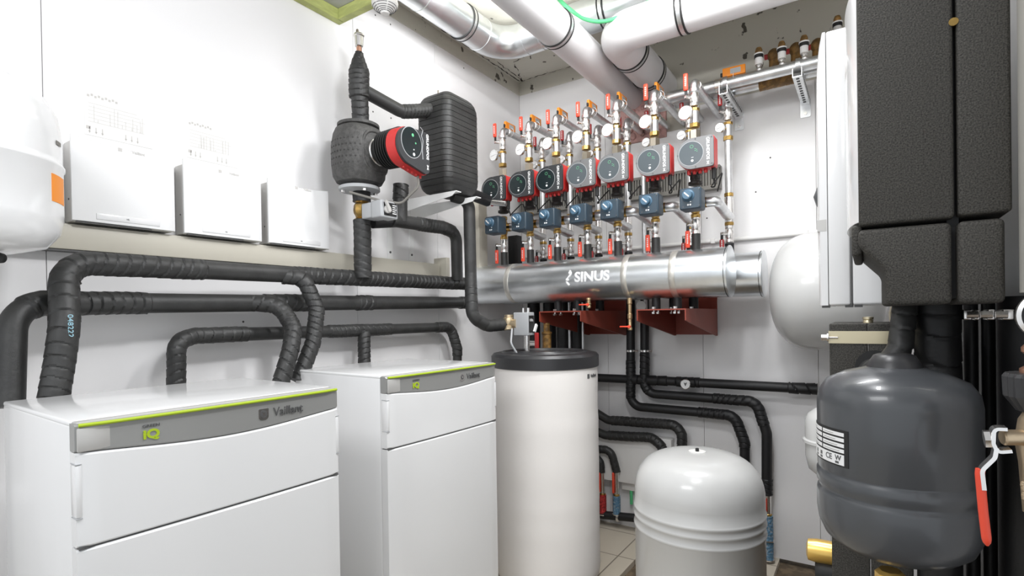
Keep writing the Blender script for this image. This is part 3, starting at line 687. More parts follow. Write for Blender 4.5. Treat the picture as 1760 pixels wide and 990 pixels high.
# -- small pumps (two looks of one pump, glare painted into face and dial)
def make_pump(face, dial):
    t = mk('circulation_pump', 'pump', 'row of small circulation pumps')
    # local: column axis at origin, z=0 at 2.02 ; face at x=-.18
    MB().lathe([(.026, 0), (.034, .004), (.034, .016), (.024, .020), (.024, .04)], (0, 0, -.02), seg=24).build('lower_flange', IRON, t)
    b = MB().lathe([(.03, -.035), (.05, -.028), (.055, 0), (.05, .028), (.03, .035)], (-.005, 0, .105), (-1, 0, 0), 28); b.cyl((0, 0, .01), (0, 0, .20), .026)
    b.rbox((-.03, -.036, .03), (.03, .036, .09), .012); b.build('pump_casing', IRON, t)
    MB().hexn((0, 0, .188), (0, 0, .206), .036).build('union_flange', NICKEL, t)
    MB().hexn((0, 0, .206), (0, 0, .252), .027).build('union_nut', NICKEL, t)
    MB().lathe([(.048, 0), (.050, .01), (.050, .05), (.06, .058)], (-.035, -.02, .098), (-1, 0, 0), 32).build('motor', BLKR, t)
    M = FX((-.100, -.042, .092)); dz = dshape(.074, -.010, 0, .088, -.072, .074, rr=.013)
    MB().prism(dz, .056, M).build('red_housing', PRED, t)
    f = MB().prism(inset(dz, .975, (.01, 0)), .016, M @ Matrix.Translation((0, 0, .056))).build('control_face', face, t)
    zz = .0722
    MB().prism([(-.016+.0575*cos(a), .0+.0575*sin(a)) for a in [2*pi*k/40 for k in range(40)]], .0007, M @ Matrix.Translation((0, 0, zz-.0006))).build('dial_rim', GREYBOX, f)
    MB().prism([(-.016+.0555*cos(a), .0+.0555*sin(a)) for a in [2*pi*k/40 for k in range(40)]], .0010, M @ Matrix.Translation((0, 0, zz-.0004))).build('dial', dial, f)
    b = MB()
    for k in range(14):
        a0 = 2*pi*k/14+.1; a1 = a0+.35
        b.prism([(-.012+.008*cos(a0), .032+.008*sin(a0)), (-.012+.008*cos(a1), .032+.008*sin(a1)), (-.012+.0065*cos(a1), .032+.0065*sin(a1)), (-.012+.0065*cos(a0), .032+.0065*sin(a0))], .0004, M @ Matrix.Translation((0, 0, zz+.0006)))
    for (x, y) in ((.002, .018), (.009, .014), (.002, .010), (.010, .006)): b.prism([(x, y), (x+.004, y), (x+.004, y+.0025), (x, y+.0025)], .0004, M @ Matrix.Translation((0, 0, zz+.0006)))
    b.build('led_marks', GRN, f)
    b = MB().prism([(-.014, -.020), (-.004, -.020), (-.004, -.018), (-.014, -.018)], .0005, M @ Matrix.Translation((0, 0, zz+.0006)))
    b.prism([(-.010+.0058*cos(a), -.034+.0058*sin(a)) for a in [2*pi*k/14 for k in range(14)]], .0006, M @ Matrix.Translation((0, 0, zz+.0006))); b.build('button', LTXT, f)
    text('lettering', 'GRUNDFOS', .0195, M @ Matrix.Translation((.061, .012, zz+.0002)) @ Matrix.Rotation(-pi/2, 4, 'Z'), LTXT, f, .0004, .0004)
    b = MB()
    for s_ in (1, -1): b.prism([(-.0016, -.0085), (.0016, -.0085), (.0016, .0085), (-.0016, .0085)], .0005, M @ Matrix.Translation((.061, -.054, zz)) @ Matrix.Rotation(s_*.55, 4, 'Z'))
    b.build('logo_mark', LTXT, f)
    b = MB()
    for (x, y) in ((.078, .062), (.078, -.060), (.005, .066), (.005, -.064), (-.077, 0)): b.cyl(M @ Vector((x, y, zz-.004)), M @ Vector((x, y, zz+.0012)), .0035, 10)
    b.build('screws', SEAM, f)
    b = MB()
    for x in (-.038, -.012, .014, .040): q = M @ Vector((x, -.068, .026)); b.cyl(q, q+Vector((0, 0, -.020)), .0085, 12, ch=.0015)
    b.build('cable_glands', PRED, t)
    q = M @ Vector((.074, -.070, .02)); b = MB().cyl(q, q+Vector((0, 0, -.05)), .010, 12); b.build('plug', BLKR, t)
    MB().tube(fillet([q+Vector((0, 0, -.045)), q+Vector((.02, -.005, -.085)), q+Vector((.06, .03, -.075)), q+Vector((.14, -.01, .01)), q+Vector((.30, .05, -.045))], .03), .0035, 8).build('cable', BLKR, t)
    return t
pglare = make_pump(PFACE, PDIAL); pblack = make_pump(PFACED, PDIALD)
# -- mixing valve
def make_mixer():
    t = mk('mixing_valve', 'valve', 'row of mixing valves')
    MB().lathe([(.020, -.075), (.023, -.071), (.023, -.055), (.018, -.05), (.024, -.03), (.026, 0), (.024, .03), (.018, .045), (.023, .05), (.023, .066), (.020, .070)], L0, seg=12).build('brass_body', BRASS, t)
    MB().lathe([(.018, 0), (.018, .03), (.026, .033), (.026, .055)], (0, 0, 0), (0, -1, 0), 12).build('side_union', BRASS, t)
    MB().cyl((-.02, 0, 0), (-.07, 0, 0), .02).build('spindle', BRASS, t)
    c = MB().rbox((-.150, -.064, -.054), (-.062, .038, .050), .010, 3).build('actuator', BLUE, t)
    MB().prism(rrect(.088, .092, .006), .003, FX((-.149, -.013, -.002))).build('front_plate', BLUE, c)
    k = MB().lathe([(.030, 0), (.028, .004), (.024, .006), (.023, .024), (.020, .027), (1e-6, .027)], (-.152, -.005, .012), (-1, 0, 0), 28).build('knob', KNOB, t)
    MB().prism(rrect(.006, .030, .002), .002, FX((-.179, -.005, .012)) @ Matrix.Rotation(.8, 4, 'Z')).build('pointer', LTXT, k)
    b = MB()
    for (x, z, r_) in ((-.004, -.018, .003), (-.005, -.032, .0045), (-.016, -.032, .0045)): b.prism([(x+r_*cos(a)+.02, z+r_*sin(a)) for a in [2*pi*q/12 for q in range(12)]], .0006, FX((-.1515, 0, 0)))
    b.build('symbol_print', LTXT, c)
    b = MB()
    for (y, z) in ((-.056, .038), (-.056, -.040), (.018, -.040), (.018, .038)): b.cyl((-.1535, y, z), (-.150, y, z), .003, 8)
    b.build('screws', SEAM, c)
    return t
# -- ball valve; s=+1 handle up, -1 handle down ; local origin at the ball
def make_ball(red, up, name_group, L=.085):
    t = mk('ball_valve', 'valve', name_group); s_ = 1 if up else -1
    MB().lathe([(.017, -.046), (.022, -.044), (.022, -.030), (.018, -.027), (.0225, -.014), (.0235, 0), (.0225, .014), (.018, .027), (.022, .030), (.022, .044), (.017, .046)], L0, seg=16).build('chrome_body', CHROME, t)
    MB().cyl((-.012, .012, 0), (-.034, .030, 0), .009, 12).build('stem', CHROME, t)
    b = MB().hexn((-.030, .027, 0), (-.038, .0335, 0), .008); b.build('stem_nut', CHROME, t)
    M = frame((-.034, .030, 0), (0, .6, 0), (0, 0, s_))
    b = MB().prism([(-.007, -.008), (.007, -.008), (.008, .03), (.006, .045), (-.006, .045), (-.006, .03)], .003, M); h = b.build('lever', BLKR, t)
    zc_ = s_*(.030+L/2)
    b = MB().rbox((-.043, .0195, zc_-L/2), (-.029, .0425, zc_+L/2), .006, 3); g = b.build('grip', red, h)
    b = MB()
    for k in range(5): b.box((-.0437, .0275, zc_-.022+k*.010), (-.0428, .0335, zc_-.016+k*.010))
    b.build('grip_print', LTXT, g)
    return t
# -- gauge (dial thermometer)
def make_gauge(grp, r=.031):
    t = mk('dial_thermometer', 'thermometer', grp)
    MB().cyl((.0, .0, 0), (-.045, .022, 0), .006, 12).build('stem', BRASS, t)
    d = Vector((-.9, .18, 0)).normalized(); o_ = Vector((-.040, .028, 0)); M = frame(o_, Vector((-.2, -1, 0)), (0, 0, 1)); M = axis_frame(o_, d)
    c = MB().lathe([(r*.9, 0), (r, .003), (r, .014), (r*.92, .016), (r*.90, .0135), (1e-6, .0135)], o_, d, 32).build('case', CHROME, t)
    dl = MB().lathe([(r*.9, .0137), (r*.9, .0147), (1e-6, .0147)], o_, d, 32).build('dial', DIAL, t)
    b = MB()
    yv = Vector((0, 0, 1)); xv = yv.cross(d).normalized()
    Mf = frame(o_+d*.0148, xv, yv)
    b.prism([(-r*.55, -.0012-.004), (r*.6, .0007), (r*.6, -.0001), (-r*.55, .0008-.004)], .0006, Mf)
    for k in range(11):
        a = radians(-30+24*k); p0 = Vector((r*.66*cos(a), r*.66*sin(a), 0)); b.prism([(r*.64*cos(a-.02), r*.64*sin(a-.02)), (r*.8*cos(a-.02), r*.8*sin(a-.02)), (r*.8*cos(a+.02), r*.8*sin(a+.02)), (r*.64*cos(a+.02), r*.64*sin(a+.02))], .0004, Mf)
    b.build('scale_and_needle', LOGOD, dl)
    return t
# -- riser / outlet pipework (local origin: column axis at z=2.34)
def make_outlet(grp, reach, lab_r=.0225, brass=True):
    t = mk('outlet_pipe', 'pipe', grp); r_ = .0215
    b = MB().cyl((0, 0, .0), (0, 0, .062), r_); b.build('tee_piece', STEEL, t)
    b = MB().lathe([(.020, -.022), (.025, -.020), (.025, .0), (.022, .002)], L0, seg=8); b.build('lower_brass_nut', BRASS, t)
    MB().lathe([(.022, .060), (.025, .062), (.025, .074), (.022, .076)], L0, seg=8).build('upper_brass_nut', BRASS, t)
    z0, z1 = .155, .210
    b = MB().tube(fillet([(0, 0, z0), (0, 0, z1), (reach, 0, z1)], .03), r_*.93, 20); 
    b.lathe([(.020, z0), (.025, z0+.002), (.025, z0+.016), (.021, z0+.018)], L0, seg=16); b.build('elbow_run', STEEL, t)
    MB().lathe([(.0205, .05), (.0235, .052), (.0235, .075), (.0205, .077)], (0, 0, z1), (1, 0, 0), 20).build('press_collar', CHROME, t)
    return t
def make_tag():
    t = mk('valve_tag', 'tag', 'orange tags tied to the outlet pipes')
    MB().rbox((-.055, -.008, 0), (.055, .008, .046), .003).build('plate', ORANGE, t)
    MB().prism(rrect(.050, .026, .001), .0008, FY((.008, -.0082, .023))).build('label_window', GREYBOX, t)
    MB().rbox((-.066, -.005, .006), (-.044, .005, .026), .003).build('clip', BLKR, t)
    pts = [(.0+.0*cos(a), -.028*cos(a), -.010-.028*sin(a)) for a in [2*pi*k/20 for k in range(21)]]
    MB().tube(pts, .0013, 6).build('cable_tie', LTXT, t)
    return t
mix = make_mixer(); bvl = make_ball(RED, False, 'lower ball valves of the front row'); bvu = make_ball(RED, True, 'upper ball valves of the front row')
fbl = make_ball(DRED, False, 'lower ball valves of the rear row', .06); fbu = make_ball(DRED, True, 'upper ball valves of the rear row', .065)
gn = make_gauge('dial thermometers of the front row', .036); gf = make_gauge('dial thermometers of the rear row', .027)
on = make_outlet('outlet pipes of the front row', XB-HXN-.001); of = make_outlet('outlet pipes of the rear row', XB-HXF-.001)
otag = make_tag()
stub0 = tag(MB().cyl((0, 0, 0), (0, 0, .088), .0215, 20, ch=.002).build('insulated_stub', RUB, org=L0), '', 'insulated stub', 'insulated stubs on the front header')
stub1 = tag(MB().cyl((0, 0, 0), (0, 0, .062), .0235, 20, ch=.002).build('insulated_stub', RUBL, org=L0), '', 'insulated stub', 'insulated stubs on the rear header')
np_ = {'g': 0, 'b': 0}
for i in range(7):
    w = words[i]; y = ny[i]; pos = w+' from the room corner'
    pr_, nm = (pblack, 'b') if i < 3 else (pglare, 'g')
    lab = ('black' if i < 3 else 'glare-grey')+'-faced small red circulation pump, '+pos
    if np_[nm] == 0: pr_.location = (HXN, y, 2.035); pr_['label'] = lab
    else: dup(pr_, (HXN, y, 2.035), lab)
    np_[nm] += 1
    place(mix, i, HXN, ny, 1.925, 'brass mixing valve with blue-grey actuator, '+pos)
    place(stub0, i, HXN, ny, 1.690, 'black insulated stub on the front header below the '+w+' pump')
    place(bvl, i, HXN, ny, 1.818, 'ball valve with hanging red grip below the '+w+' pump')
    place(bvu, i, HXN, ny, 2.452, 'ball valve with upright red grip above the '+w+' pump')
    place(gn, i, HXN, ny, 2.368, 'white dial thermometer above the '+w+' pump in the front row')
    place(on, i, HXN, ny, 2.322, 'galvanised outlet elbow running back above the '+w+' pump')
    place(stub1, i, HXF, fy, 1.688, 'black stub on the rear header behind the '+w+' pump')
    place(fbl, i, HXF, fy, 1.800, 'rear row ball valve with hanging dark red grip behind the '+w+' pump')
    place(fbu, i, HXF, fy, 2.452, 'rear row ball valve with upright dark red grip behind the '+w+' pump')
    place(gf, i, HXF, fy, 2.362, 'small dial thermometer on the rear row behind the '+w+' pump')
    place(of, i, HXF, fy, 2.322, 'galvanised rear outlet elbow behind the '+w+' pump')
    if i < 6: place(otag, i, HXN+.085, ny, 2.548, 'orange tag tied to the outlet pipe above the '+w+' pump')
    # return column: rear riser with the branch from the mixing valve
    rp = thing('return_pipe', 'silver return pipe joining the mixing valve under the '+w+' pump to the rear riser', 'pipe', (HXF, fy[i], 1.85), 'silver return pipes to the rear row')
    MB().cyl((HXF, fy[i], 1.865), (HXF, fy[i], 2.305), .0185, 18).build('riser', STEEL, rp)
    for z_ in (1.845, 2.0): MB().lathe([(.02, 0), (.0235, .002), (.0235, .018), (.02, .02)], (HXF, fy[i], z_), seg=10).build('brass_nut', BRASS, rp)
    y0_ = y-.056
    MB().tube(fillet([(HXN, y0_, 1.925), (HXN, y0_-.045, 1.925), (HXF-.06, fy[i]+.0, 1.895), (HXF, fy[i], 1.895)], .05), .0255, 18).build('branch', STEEL, rp)
    MB().cyl((HXF, fy[i], 1.86), (HXF, fy[i], 1.995), .0225, 18).build('tee_body', CHROME, rp)

# last rear pair by the header end uses the visible tall riser; slotted cable duct behind
t = thing('slotted_cable_duct', 'grey slotted cable duct running behind the row of small pumps', 'cable duct', (3.25, 1.4, 2.09))
za, zb_ = 2.10, 2.235
MB().box((3.262, .70, za), (3.299, 2.08, zb_)).build('channel', GREYT, t)
b = MB(); y_ = .705
while y_ < 2.07: b.box((3.245, y_, za+.02), (3.262, y_+.009, zb_-.015)); y_ += .0165
b.build('comb_teeth', GREYT, t)
b = MB().box((3.243, .70, zb_-.016), (3.262, 2.08, zb_)); b.box((3.243, .70, za), (3.262, 2.08, za+.022)); b.build('rails', GREYT, t)
# conduit on the back wall
t = thing('wall_conduit', 'thin white conduit running across the back wall to the right', 'conduit', (3.28, .9, 1.80))
MB().cyl((3.285, YR+.002, 1.800), (3.285, 2.05, 1.800), .0125, 14).build('tube', WHITEM, t)
b = MB()
for y_ in (.27, .75, 1.6): b.rbox((3.268, y_-.012, 1.785), (3.30, y_+.012, 1.815), .003)
b.build('clips', WHITEM, t)
# vertical steel pipe behind the sixth pump
q = at(1107, 390, X=3.2)
tag(MB().cyl((3.2, q.y, 1.404), (3.2, q.y, 2.36), .014, 14).build('steel_pipe', STEEL), 'slim upright steel pipe behind the row, left of the sixth pump', 'pipe')
p0 = at(879, 405, X=3.0); tag(MB().rbox((3.0, p0.y-.045, 1.70), (3.06, p0.y+.03, at(879, 405, X=3.0).z), .004).build('black_box', RUBL), 'small black box behind the first mixing valve', 'box')

# ---------------------------------------------------------------- red-oxide wall brackets
def bracket(y1, y0, lab):
    t = thing('header_bracket', lab, 'bracket', (XB, (y0+y1)/2, 1.25), 'red-oxide header brackets')
    x0 = 2.64; zt_ = 1.402; zb1_ = 1.25; T = .006
    MB().box((x0, y0, zt_-T), (XB-.001, y1, zt_)).build('top_plate', REDOX, t)
    for y in (y0, y1-T):
        b = MB().prism([(0, -.052), (0, 0), (XB-x0-.001, 0), (XB-x0-.001, -(zt_-zb1_)), (XB-x0-.03, -(zt_-zb1_)), (.05, -.062)], T, frame((x0, y+T, zt_-T), (1, 0, 0), (0, 0, 1)))
        b.build('side_web', REDOX, t)
    b = MB().box((XB-.007, y0, zb1_), (XB-.001, y1, zt_+.36)); b.build('wall_plate', REDOX, t)
    b = MB().lathe([(.014, 0), (.014, .004), (.007, .004), (.007, .008), (1e-6, .008)], (XB-.007, (y0+y1)/2-.01, 1.32), (-1, 0, 0), 16); b.build('wall_bolt', CHROME, t)
    for k, xx in enumerate((2.70, 2.77, 3.0, 3.07)):
        for yy in (y0+.07, y1-.07):
            b = MB().hexn((xx, yy, zt_), (xx, yy, zt_+.012), .0105); b.cyl((xx, yy, zt_-.022), (xx, yy, zt_), .006, 8); b.lathe([(.012, -.018), (.012, -.008)], (xx, yy, zt_-.006), seg=6); b.build('bolt', CHROME, t)
    for xx in (HXN, HXF):
        for yy in (y0+.07, y1-.07): MB().cyl((xx, yy, zt_), (xx, yy, 1.578-HR+.012), .026 if xx > 2.9 else .022, 16).build('support_foot', RUBL, t)
    return t
bracket(.985, .735, 'red-brown painted steel bracket under the right end of the headers')
bracket(1.565, 1.300, 'red-brown painted steel bracket under the headers above the cream cylinder')

# ---------------------------------------------------------------- insulated pipes, back wall
XW = 3.22
def bp(px, py, X=XW): return at(px, py, X=X)
ipipe('insulated_pipe', [bp(1000, 648), bp(1150, 655), bp(1405, 669)], .027, .05, 'straight black insulated pipe across the back wall carrying a small thermometer', [(.25, .42), (.46, .56), (.9, 1)], m=RUBL, ph=1, pitch=.05, amp=.0035)
ipipe('insulated_pipe', [bp(1108, 500), bp(1108, 676), bp(1300, 690), bp(1318, 745), bp(1318, 850)], .027, .07, 'outer black insulated pipe bending down beside the grey vessel', [(.22, .36), (.58, .78), (.95, 1)], m=RUBL, ph=2, amp=.003)
ipipe('insulated_pipe', [bp(1084, 500), bp(1084, 698), bp(1262, 714), bp(1280, 760), bp(1280, 830)], .027, .07, 'inner black insulated pipe bending down behind the grey vessel', [(.26, .4), (.66, .88)], m=RUBL, ph=3, amp=.003)
ipipe('insulated_pipe', [bp(1010, 700), bp(1045, 722), bp(1160, 730), bp(1172, 745), bp(1172, 800)], .027, .07, 'upper of two short black pipes bending down between cylinder and grey vessel', [(.22, .9)], m=RUB, ph=4, amp=.003)
ipipe('insulated_pipe', [bp(1010, 735), bp(1040, 748), bp(1120, 752), bp(1140, 768), bp(1140, 820)], .027, .07, 'lower of two short black pipes bending down between cylinder and grey vessel', [(.22, .9)], m=RUB, ph=5, amp=.003)
ipipe('insulated_pipe', [bp(1005, 771), bp(1050, 773), bp(1060, 812)], .0235, .06, 'small black insulated elbow above the blue braided hose', 'all', m=RUB, ph=6, amp=.002)
ipipe('insulated_pipe', [bp(1005, 781), bp(1033, 790), bp(1034, 812)], .021, .05, 'small dark elbow above the red braided hose', 'all', m=RUB, ph=6, amp=.002)
ipipe('insulated_pipe', [bp(985, 880), bp(1100, 891), bp(1250, 905)], .026, .05, 'low horizontal black insulated pipe near the floor behind the grey vessel', None, m=RUBL)
for k, pxs in enumerate((917, 944, 968, 992)):
    ipipe('insulated_pipe', [at(pxs, 505, X=3.12+.03*(k % 2)), (3.12+.03*(k % 2), at(pxs, 620, X=3.12+.03*(k % 2)).y, 0)], .043, .05, 'upright black insulated pipe in the dark behind the cylinder lid, '+words[k]+' from the left', None, m=RUBL, group='upright pipes behind the cylinder lid')
for k, pxs in enumerate((978, 1001)):
    p0 = at(pxs, 520, X=3.02); tag(MB().cyl(p0, (p0.x, p0.y, 1.0), .008, 12).build('threaded_rod', STEEL), ('left' if k == 0 else 'right')+' thin steel rod in front of the dark pipes behind the cylinder lid', 'rod')
# pipe clamps
for k, pxs in enumerate((1084, 1108)):
    q = bp(pxs, 603); t = thing('pipe_clamp', 'chrome pipe clamp on the '+('left' if k == 0 else 'right')+' upright black pipe under the header', 'clamp', q, 'chrome clamps on the twin upright pipes')
    MB().lathe([(.0275, -.006), (.030, -.006), (.030, .006), (.0275, .006)], q, seg=24).build('ring', CHROME, t)
    b = MB().cyl(q+Vector((-.002, -.03, 0)), q+Vector((-.002, -.05, 0)), .006, 8); b.cyl(q+Vector((.028, 0, 0)), (XB, q.y, q.z), .005, 8); b.build('screws', CHROME, t)
q = bp(1063, 889); t = thing('pipe_clamp', 'chrome clamp on the low black pipe near the floor', 'clamp', q)
MB().lathe([(.0265, -.008), (.029, -.007), (.029, .007), (.0265, .008)], q, (0, 1, 0), 24).build('ring', CHROME, t)
MB().cyl(q+Vector((.028, 0, 0)), (XB, q.y, q.z), .005, 8).build('screw', CHROME, t)
# thermometer on the straight pipe
q = bp(1179, 660, XW-.028)
t = thing('pipe_thermometer', 'small white dial thermometer on the straight black pipe', 'thermometer', q)
MB().lathe([(.028, 0), (.030, .004), (.030, .013), (.027, .015), (.026, .012), (1e-6, .012)], q, (-1, 0, 0), 28).build('case', CHROME, t)
MB().lathe([(.026, .0122), (.026, .013), (1e-6, .013)], q, (-1, 0, 0), 28).build('dial', DIAL, t)
MB().prism([(-.002, -.010), (.002, -.010), (.010, .012), (0, .006), (-.010, .010)], .0008, FX((q.x-.013, q.y, q.z))).build('needle', LOGOD, t)
# braided hoses with small valves
def hose(px, y0, y1, yb, m, lab, X=XW):
    a = bp(px, y0, X); z1 = bp(px, y1, X).z; z2 = max(.012, bp(px, yb, X).z)
    t = thing('braided_hose', lab, 'hose', (a.x, a.y, z2)); 
    MB().cyl((a.x, a.y, z1), (a.x, a.y, a.z+.01), .016, 12, ch=.002).build('valve_body', CHROME, t)
    MB().rbox((a.x-.03, a.y+.004, z1+.02), (a.x-.018, a.y+.018, a.z-.012), .004).build('red_lever', RED, t)
    MB().lathe([(.018, 0), (.020, .003), (.020, .014), (.018, .016)], (a.x, a.y, z1-.004), seg=8).build('brass_nut', BRASS, t)
    L_ = z1-z2; b = MB().tube([(a.x, a.y, z2), (a.x, a.y, z1)], .0225, 18, [(0, 9)], .014, .0018, skew=.5); b.build('sleeve', m, t)
    for zz in (z2+.004, z2+L_*.45) if L_ > .2 else (z2+.004,):
        MB().lathe([(.024, -.004), (.031, -.003), (.031, .003), (.024, .004)], (a.x, a.y, zz), seg=20).build('clamp_ring', CHROME, t)
hose(1059, 808, 852, 884, HOSEB, 'blue braided hose with a red-levered valve below the small elbow')
hose(1035, 808, 850, 884, HOSER, 'red braided hose beside the cream cylinder')
hose(1320, 852, 886, 966, HOSEB, 'long blue braided hose right of the grey floor vessel')
# small white socket box with green cable
q0 = bp(1068, 824, 3.26); q1 = bp(1090, 845, 3.26)
t = thing('junction_box', 'small white junction box with red writing between cylinder and grey vessel', 'junction box', (3.28, (q0.y+q1.y)/2, q1.z))
MB().rbox((3.262, q1.y-.012, q1.z), (3.299, q0.y, q0.z+.005), .004).build('case', WHITEM, t)
text('red_lettering', 'mkl. 3', .018, FX((3.2615, (q0.y+q1.y)/2+.004, q0.z-.010)), DRED, t, .0004)
q = bp(1085, 846, 3.27); tag(MB().cyl((3.27, q.y, 0.16), (3.27, q.y, q1.z), .010, 12).build('green_cable', GREEN), 'green cable dropping from the small white junction box', 'cable')
tag(MB().rbox((3.235, 1.0, .30), (3.299, 1.5, .61), .004).build('white_panel_box', WHITEM), 'low white panel on the back wall behind the short black pipes', 'panel')

# ---------------------------------------------------------------- fittings above the cylinder lid
q = at(875, 556, Y=1.60)
t = thing('motorised_valve', 'brass three-way valve with grey actuator above the cylinder lid', 'valve', q)
b = MB().lathe([(.030, -.035), (.036, -.03), (.036, -.012), (.030, -.008), (.034, .01), (.030, .03), (.024, .034), (.024, .046), (.014, .048)], q, (0, 0, 1), 10)
b.cyl(q+Vector((.0, .04, 0)), q+Vector((0, -.05, 0)), .026, 10); b.build('brass_body', mat('cast_brass', (.62, .50, .33), .4, metal=.85, bump=.2, bscale=100), t)
q2 = at(900, 557, Y=1.52)
ac = MB().rbox((q2.x-.03, q2.y-.045, q2.z-.060), (q2.x+.036, q2.y+.045, q2.z+.062), .004).build('actuator_case', GREYBOX, t)
MB().prism(rrect(.05, .09, .003), .001, FY((q2.x+.005, q2.y-.0452, q2.z))).build('label_plate', BLKR, ac)
text('label_print', '100s', .02, FY((q2.x+.003, q2.y-.0466, q2.z+.02)), LTXT, ac, .0004)
MB().prism([(-.006, -.012), (.008, -.012), (.014, .03), (.0, .034)], .010, FY((q2.x+.022, q2.y-.050, q2.z-.03)) @ Matrix.Rotation(-.4, 4, 'Z')).build('manual_lever', WHITEMET, t)
b = MB()
for dy in (0, -.03): b.cyl((q2.x, q2.y+dy, q2.z+.05), (q2.x, q2.y+dy, q2.z+.085), .009, 8)
b.build('top_fittings', CHROME, t)
MB().cyl((q2.x, q2.y-.02, 1.184), (q2.x, q2.y-.02, q2.z-.052), .014, 12).build('threaded_nipple', CHROME, t)
q3 = at(893, 592, Y=1.5); tag(MB().tube(fillet([at(880, 565, Y=1.52), at(878, 590, Y=1.50), (at(888, 600, Y=1.48).x, 1.48, 1.19)], .03), .005, 8).build('steel_hose', GREYBOX), 'thin steel loop behind the grey actuator on the cylinder lid', 'hose')
p0 = at(940, 600, X=2.62); z1 = at(940, 565, X=2.62).z
t = thing('ball_valve', 'brass valve with a dark red lever behind the cylinder lid', 'valve', (p0.x+.1, p0.y, 1.15))
xx, yy = p0.x+.10, at(940, 590, X=2.72).y
MB().lathe([(.026, 1.10), (.026, 1.27), (.030, 1.272), (.030, 1.282), (.02, 1.285), (.018, 1.32), (.02, 1.322), (.02, 1.335), (1e-6, 1.337)], (xx, yy, 0), seg=14).build('body', BROWN, t)
MB().rbox((xx-.05, yy+.03, 1.18), (xx-.036, yy+.055, 1.28), .004).build('lever', DRED, t)
p0 = at(912, 590, X=2.72); tag(MB().cyl((2.72, p0.y+.03, 1.215), (2.72, p0.y-.05, 1.215), .017, 12, ch=.002).build('chrome_coupling', CHROME), 'chrome coupling lying behind the cylinder lid', 'coupling')
# drain cocks and gauge under the header
def drain(px, py, py2, X, lab, second=False):
    a = at(px, py, X=X); c_ = at(px, py2, X=X)
    t = thing('drain_cock', lab, 'valve', c_)
    MB().lathe([(.007, 0), (.012, .004), (.012, .014), (.009, .018), (.010, (a.z-c_.z)*.35), (.013, (a.z-c_.z)*.37), (.013, (a.z-c_.z)*.5), (.010, (a.z-c_.z)*.52), (.010, (a.z-c_.z)*.8), (.013, (a.z-c_.z)*.82), (.012, a.z-c_.z)], c_, (0, 0, 1), 12).build('body', BRONZE, t)
    b = MB().rbox((a.x-.022, c_.y+.002, c_.z+.016), (a.x-.012, c_.y+.05, c_.z+.024), .003); b.cyl((a.x-.020, c_.y, c_.z+.02), (a.x, c_.y, c_.z+.02), .008, 10); b.build('red_lever', RED, t)
drain(1012, 512, 530, 2.62, 'small brass drain cock with red lever under the header, above the left bracket')
drain(1083, 512, 568, 2.66, 'tall brass drain cock with red lever between the two red brackets')
q = at(1103, 526, X=3.05); tag(MB().lathe([(.028, 0), (.030, .004), (.030, .013), (.026, .014), (1e-6, .0135)], q, (-1, 0, 0), 28).build('dial_gauge', DIAL), 'small white dial gauge half hidden behind the right red bracket', 'gauge')

# ---------------------------------------------------------------- collecting pipes at the top of the back wall
zc_ = 2.59
def cpipe(x, z, y0, y1, r, m, lab, name='steel_pipe', cols=()):
    t = thing(name, lab, 'pipe', (x, y0, z)); MB().cyl((x, y0, z), (x, y1, z), r, 20).build('tube', m, t)
    for y_ in cols: MB().lathe([(r, 0), (r*1.12, .003), (r*1.12, .03), (r, .033)], (x, y_, z), (0, 1, 0), 20).build('press_collar', CHROME, t)
cpipe(2.95, 2.568, .02, 1.0, .029, STEEL, 'upper front galvanised pipe running right across the back wall', cols=(.62, .9))
cpipe(3.08, 2.575, .02, 1.0, .025, STEEL, 'rear galvanised pipe running right across the back wall, partly lagged', cols=(.38, .60, .9))
tag(MB().tube([(3.08, .30, 2.575), (3.08, .46, 2.575)], .033, 18, [(0, 9)], .03, .002).build('brown_lagging', BROWN), 'brown lagging wrapped round the rear galvanised pipe', 'insulation')
for k, y_ in enumerate((.286, .62)):
    t = thing('strut_bracket', 'slotted steel strut arm carrying the top pipes, '+('right one by the white unit' if k == 0 else 'left one beside the seventh pump'), 'bracket', (XB, y_, 2.50), 'slotted strut arms')
    b = MB(); z1_ = 2.535; z0_ = 2.495
    b.box((2.88, y_-.0025, z0_), (XB-.006, y_+.0, z1_)); b.box((2.88, y_-.0405, z0_), (XB-.006, y_-.038, z1_)); b.box((2.88, y_-.04, z0_-.002), (XB-.006, y_, z0_))
    b.build('channel', STEEL, t)
    b = MB(); x_ = 2.90
    while x_ < 3.26: b.box((x_, y_-.027, z0_-.0028), (x_+.018, y_-.013, z0_-.0015)); b.box((x_, y_-.0412, z0_+.014), (x_+.018, y_-.0400, z0_+.026)); x_ += .034
    b.build('slots', BLKR, t)
    b = MB().prism(rrect(.05, .10, .008), .005, FX((XB-.001, y_-.02, z0_-.02))); b.build('wall_foot', STEEL, t)
    MB().hexn((XB-.014, y_-.02, z0_-.05), (XB-.005, y_-.02, z0_-.05), .009).build('foot_bolt', CHROME, t)
    for xc in (2.95, 3.08):
        MB().lathe([(.031, -.010), (.034, -.010), (.034, .010), (.031, .010)], (xc, y_-.02, 2.572), (0, 1, 0), 24).build('clamp_ring', STEEL, t)
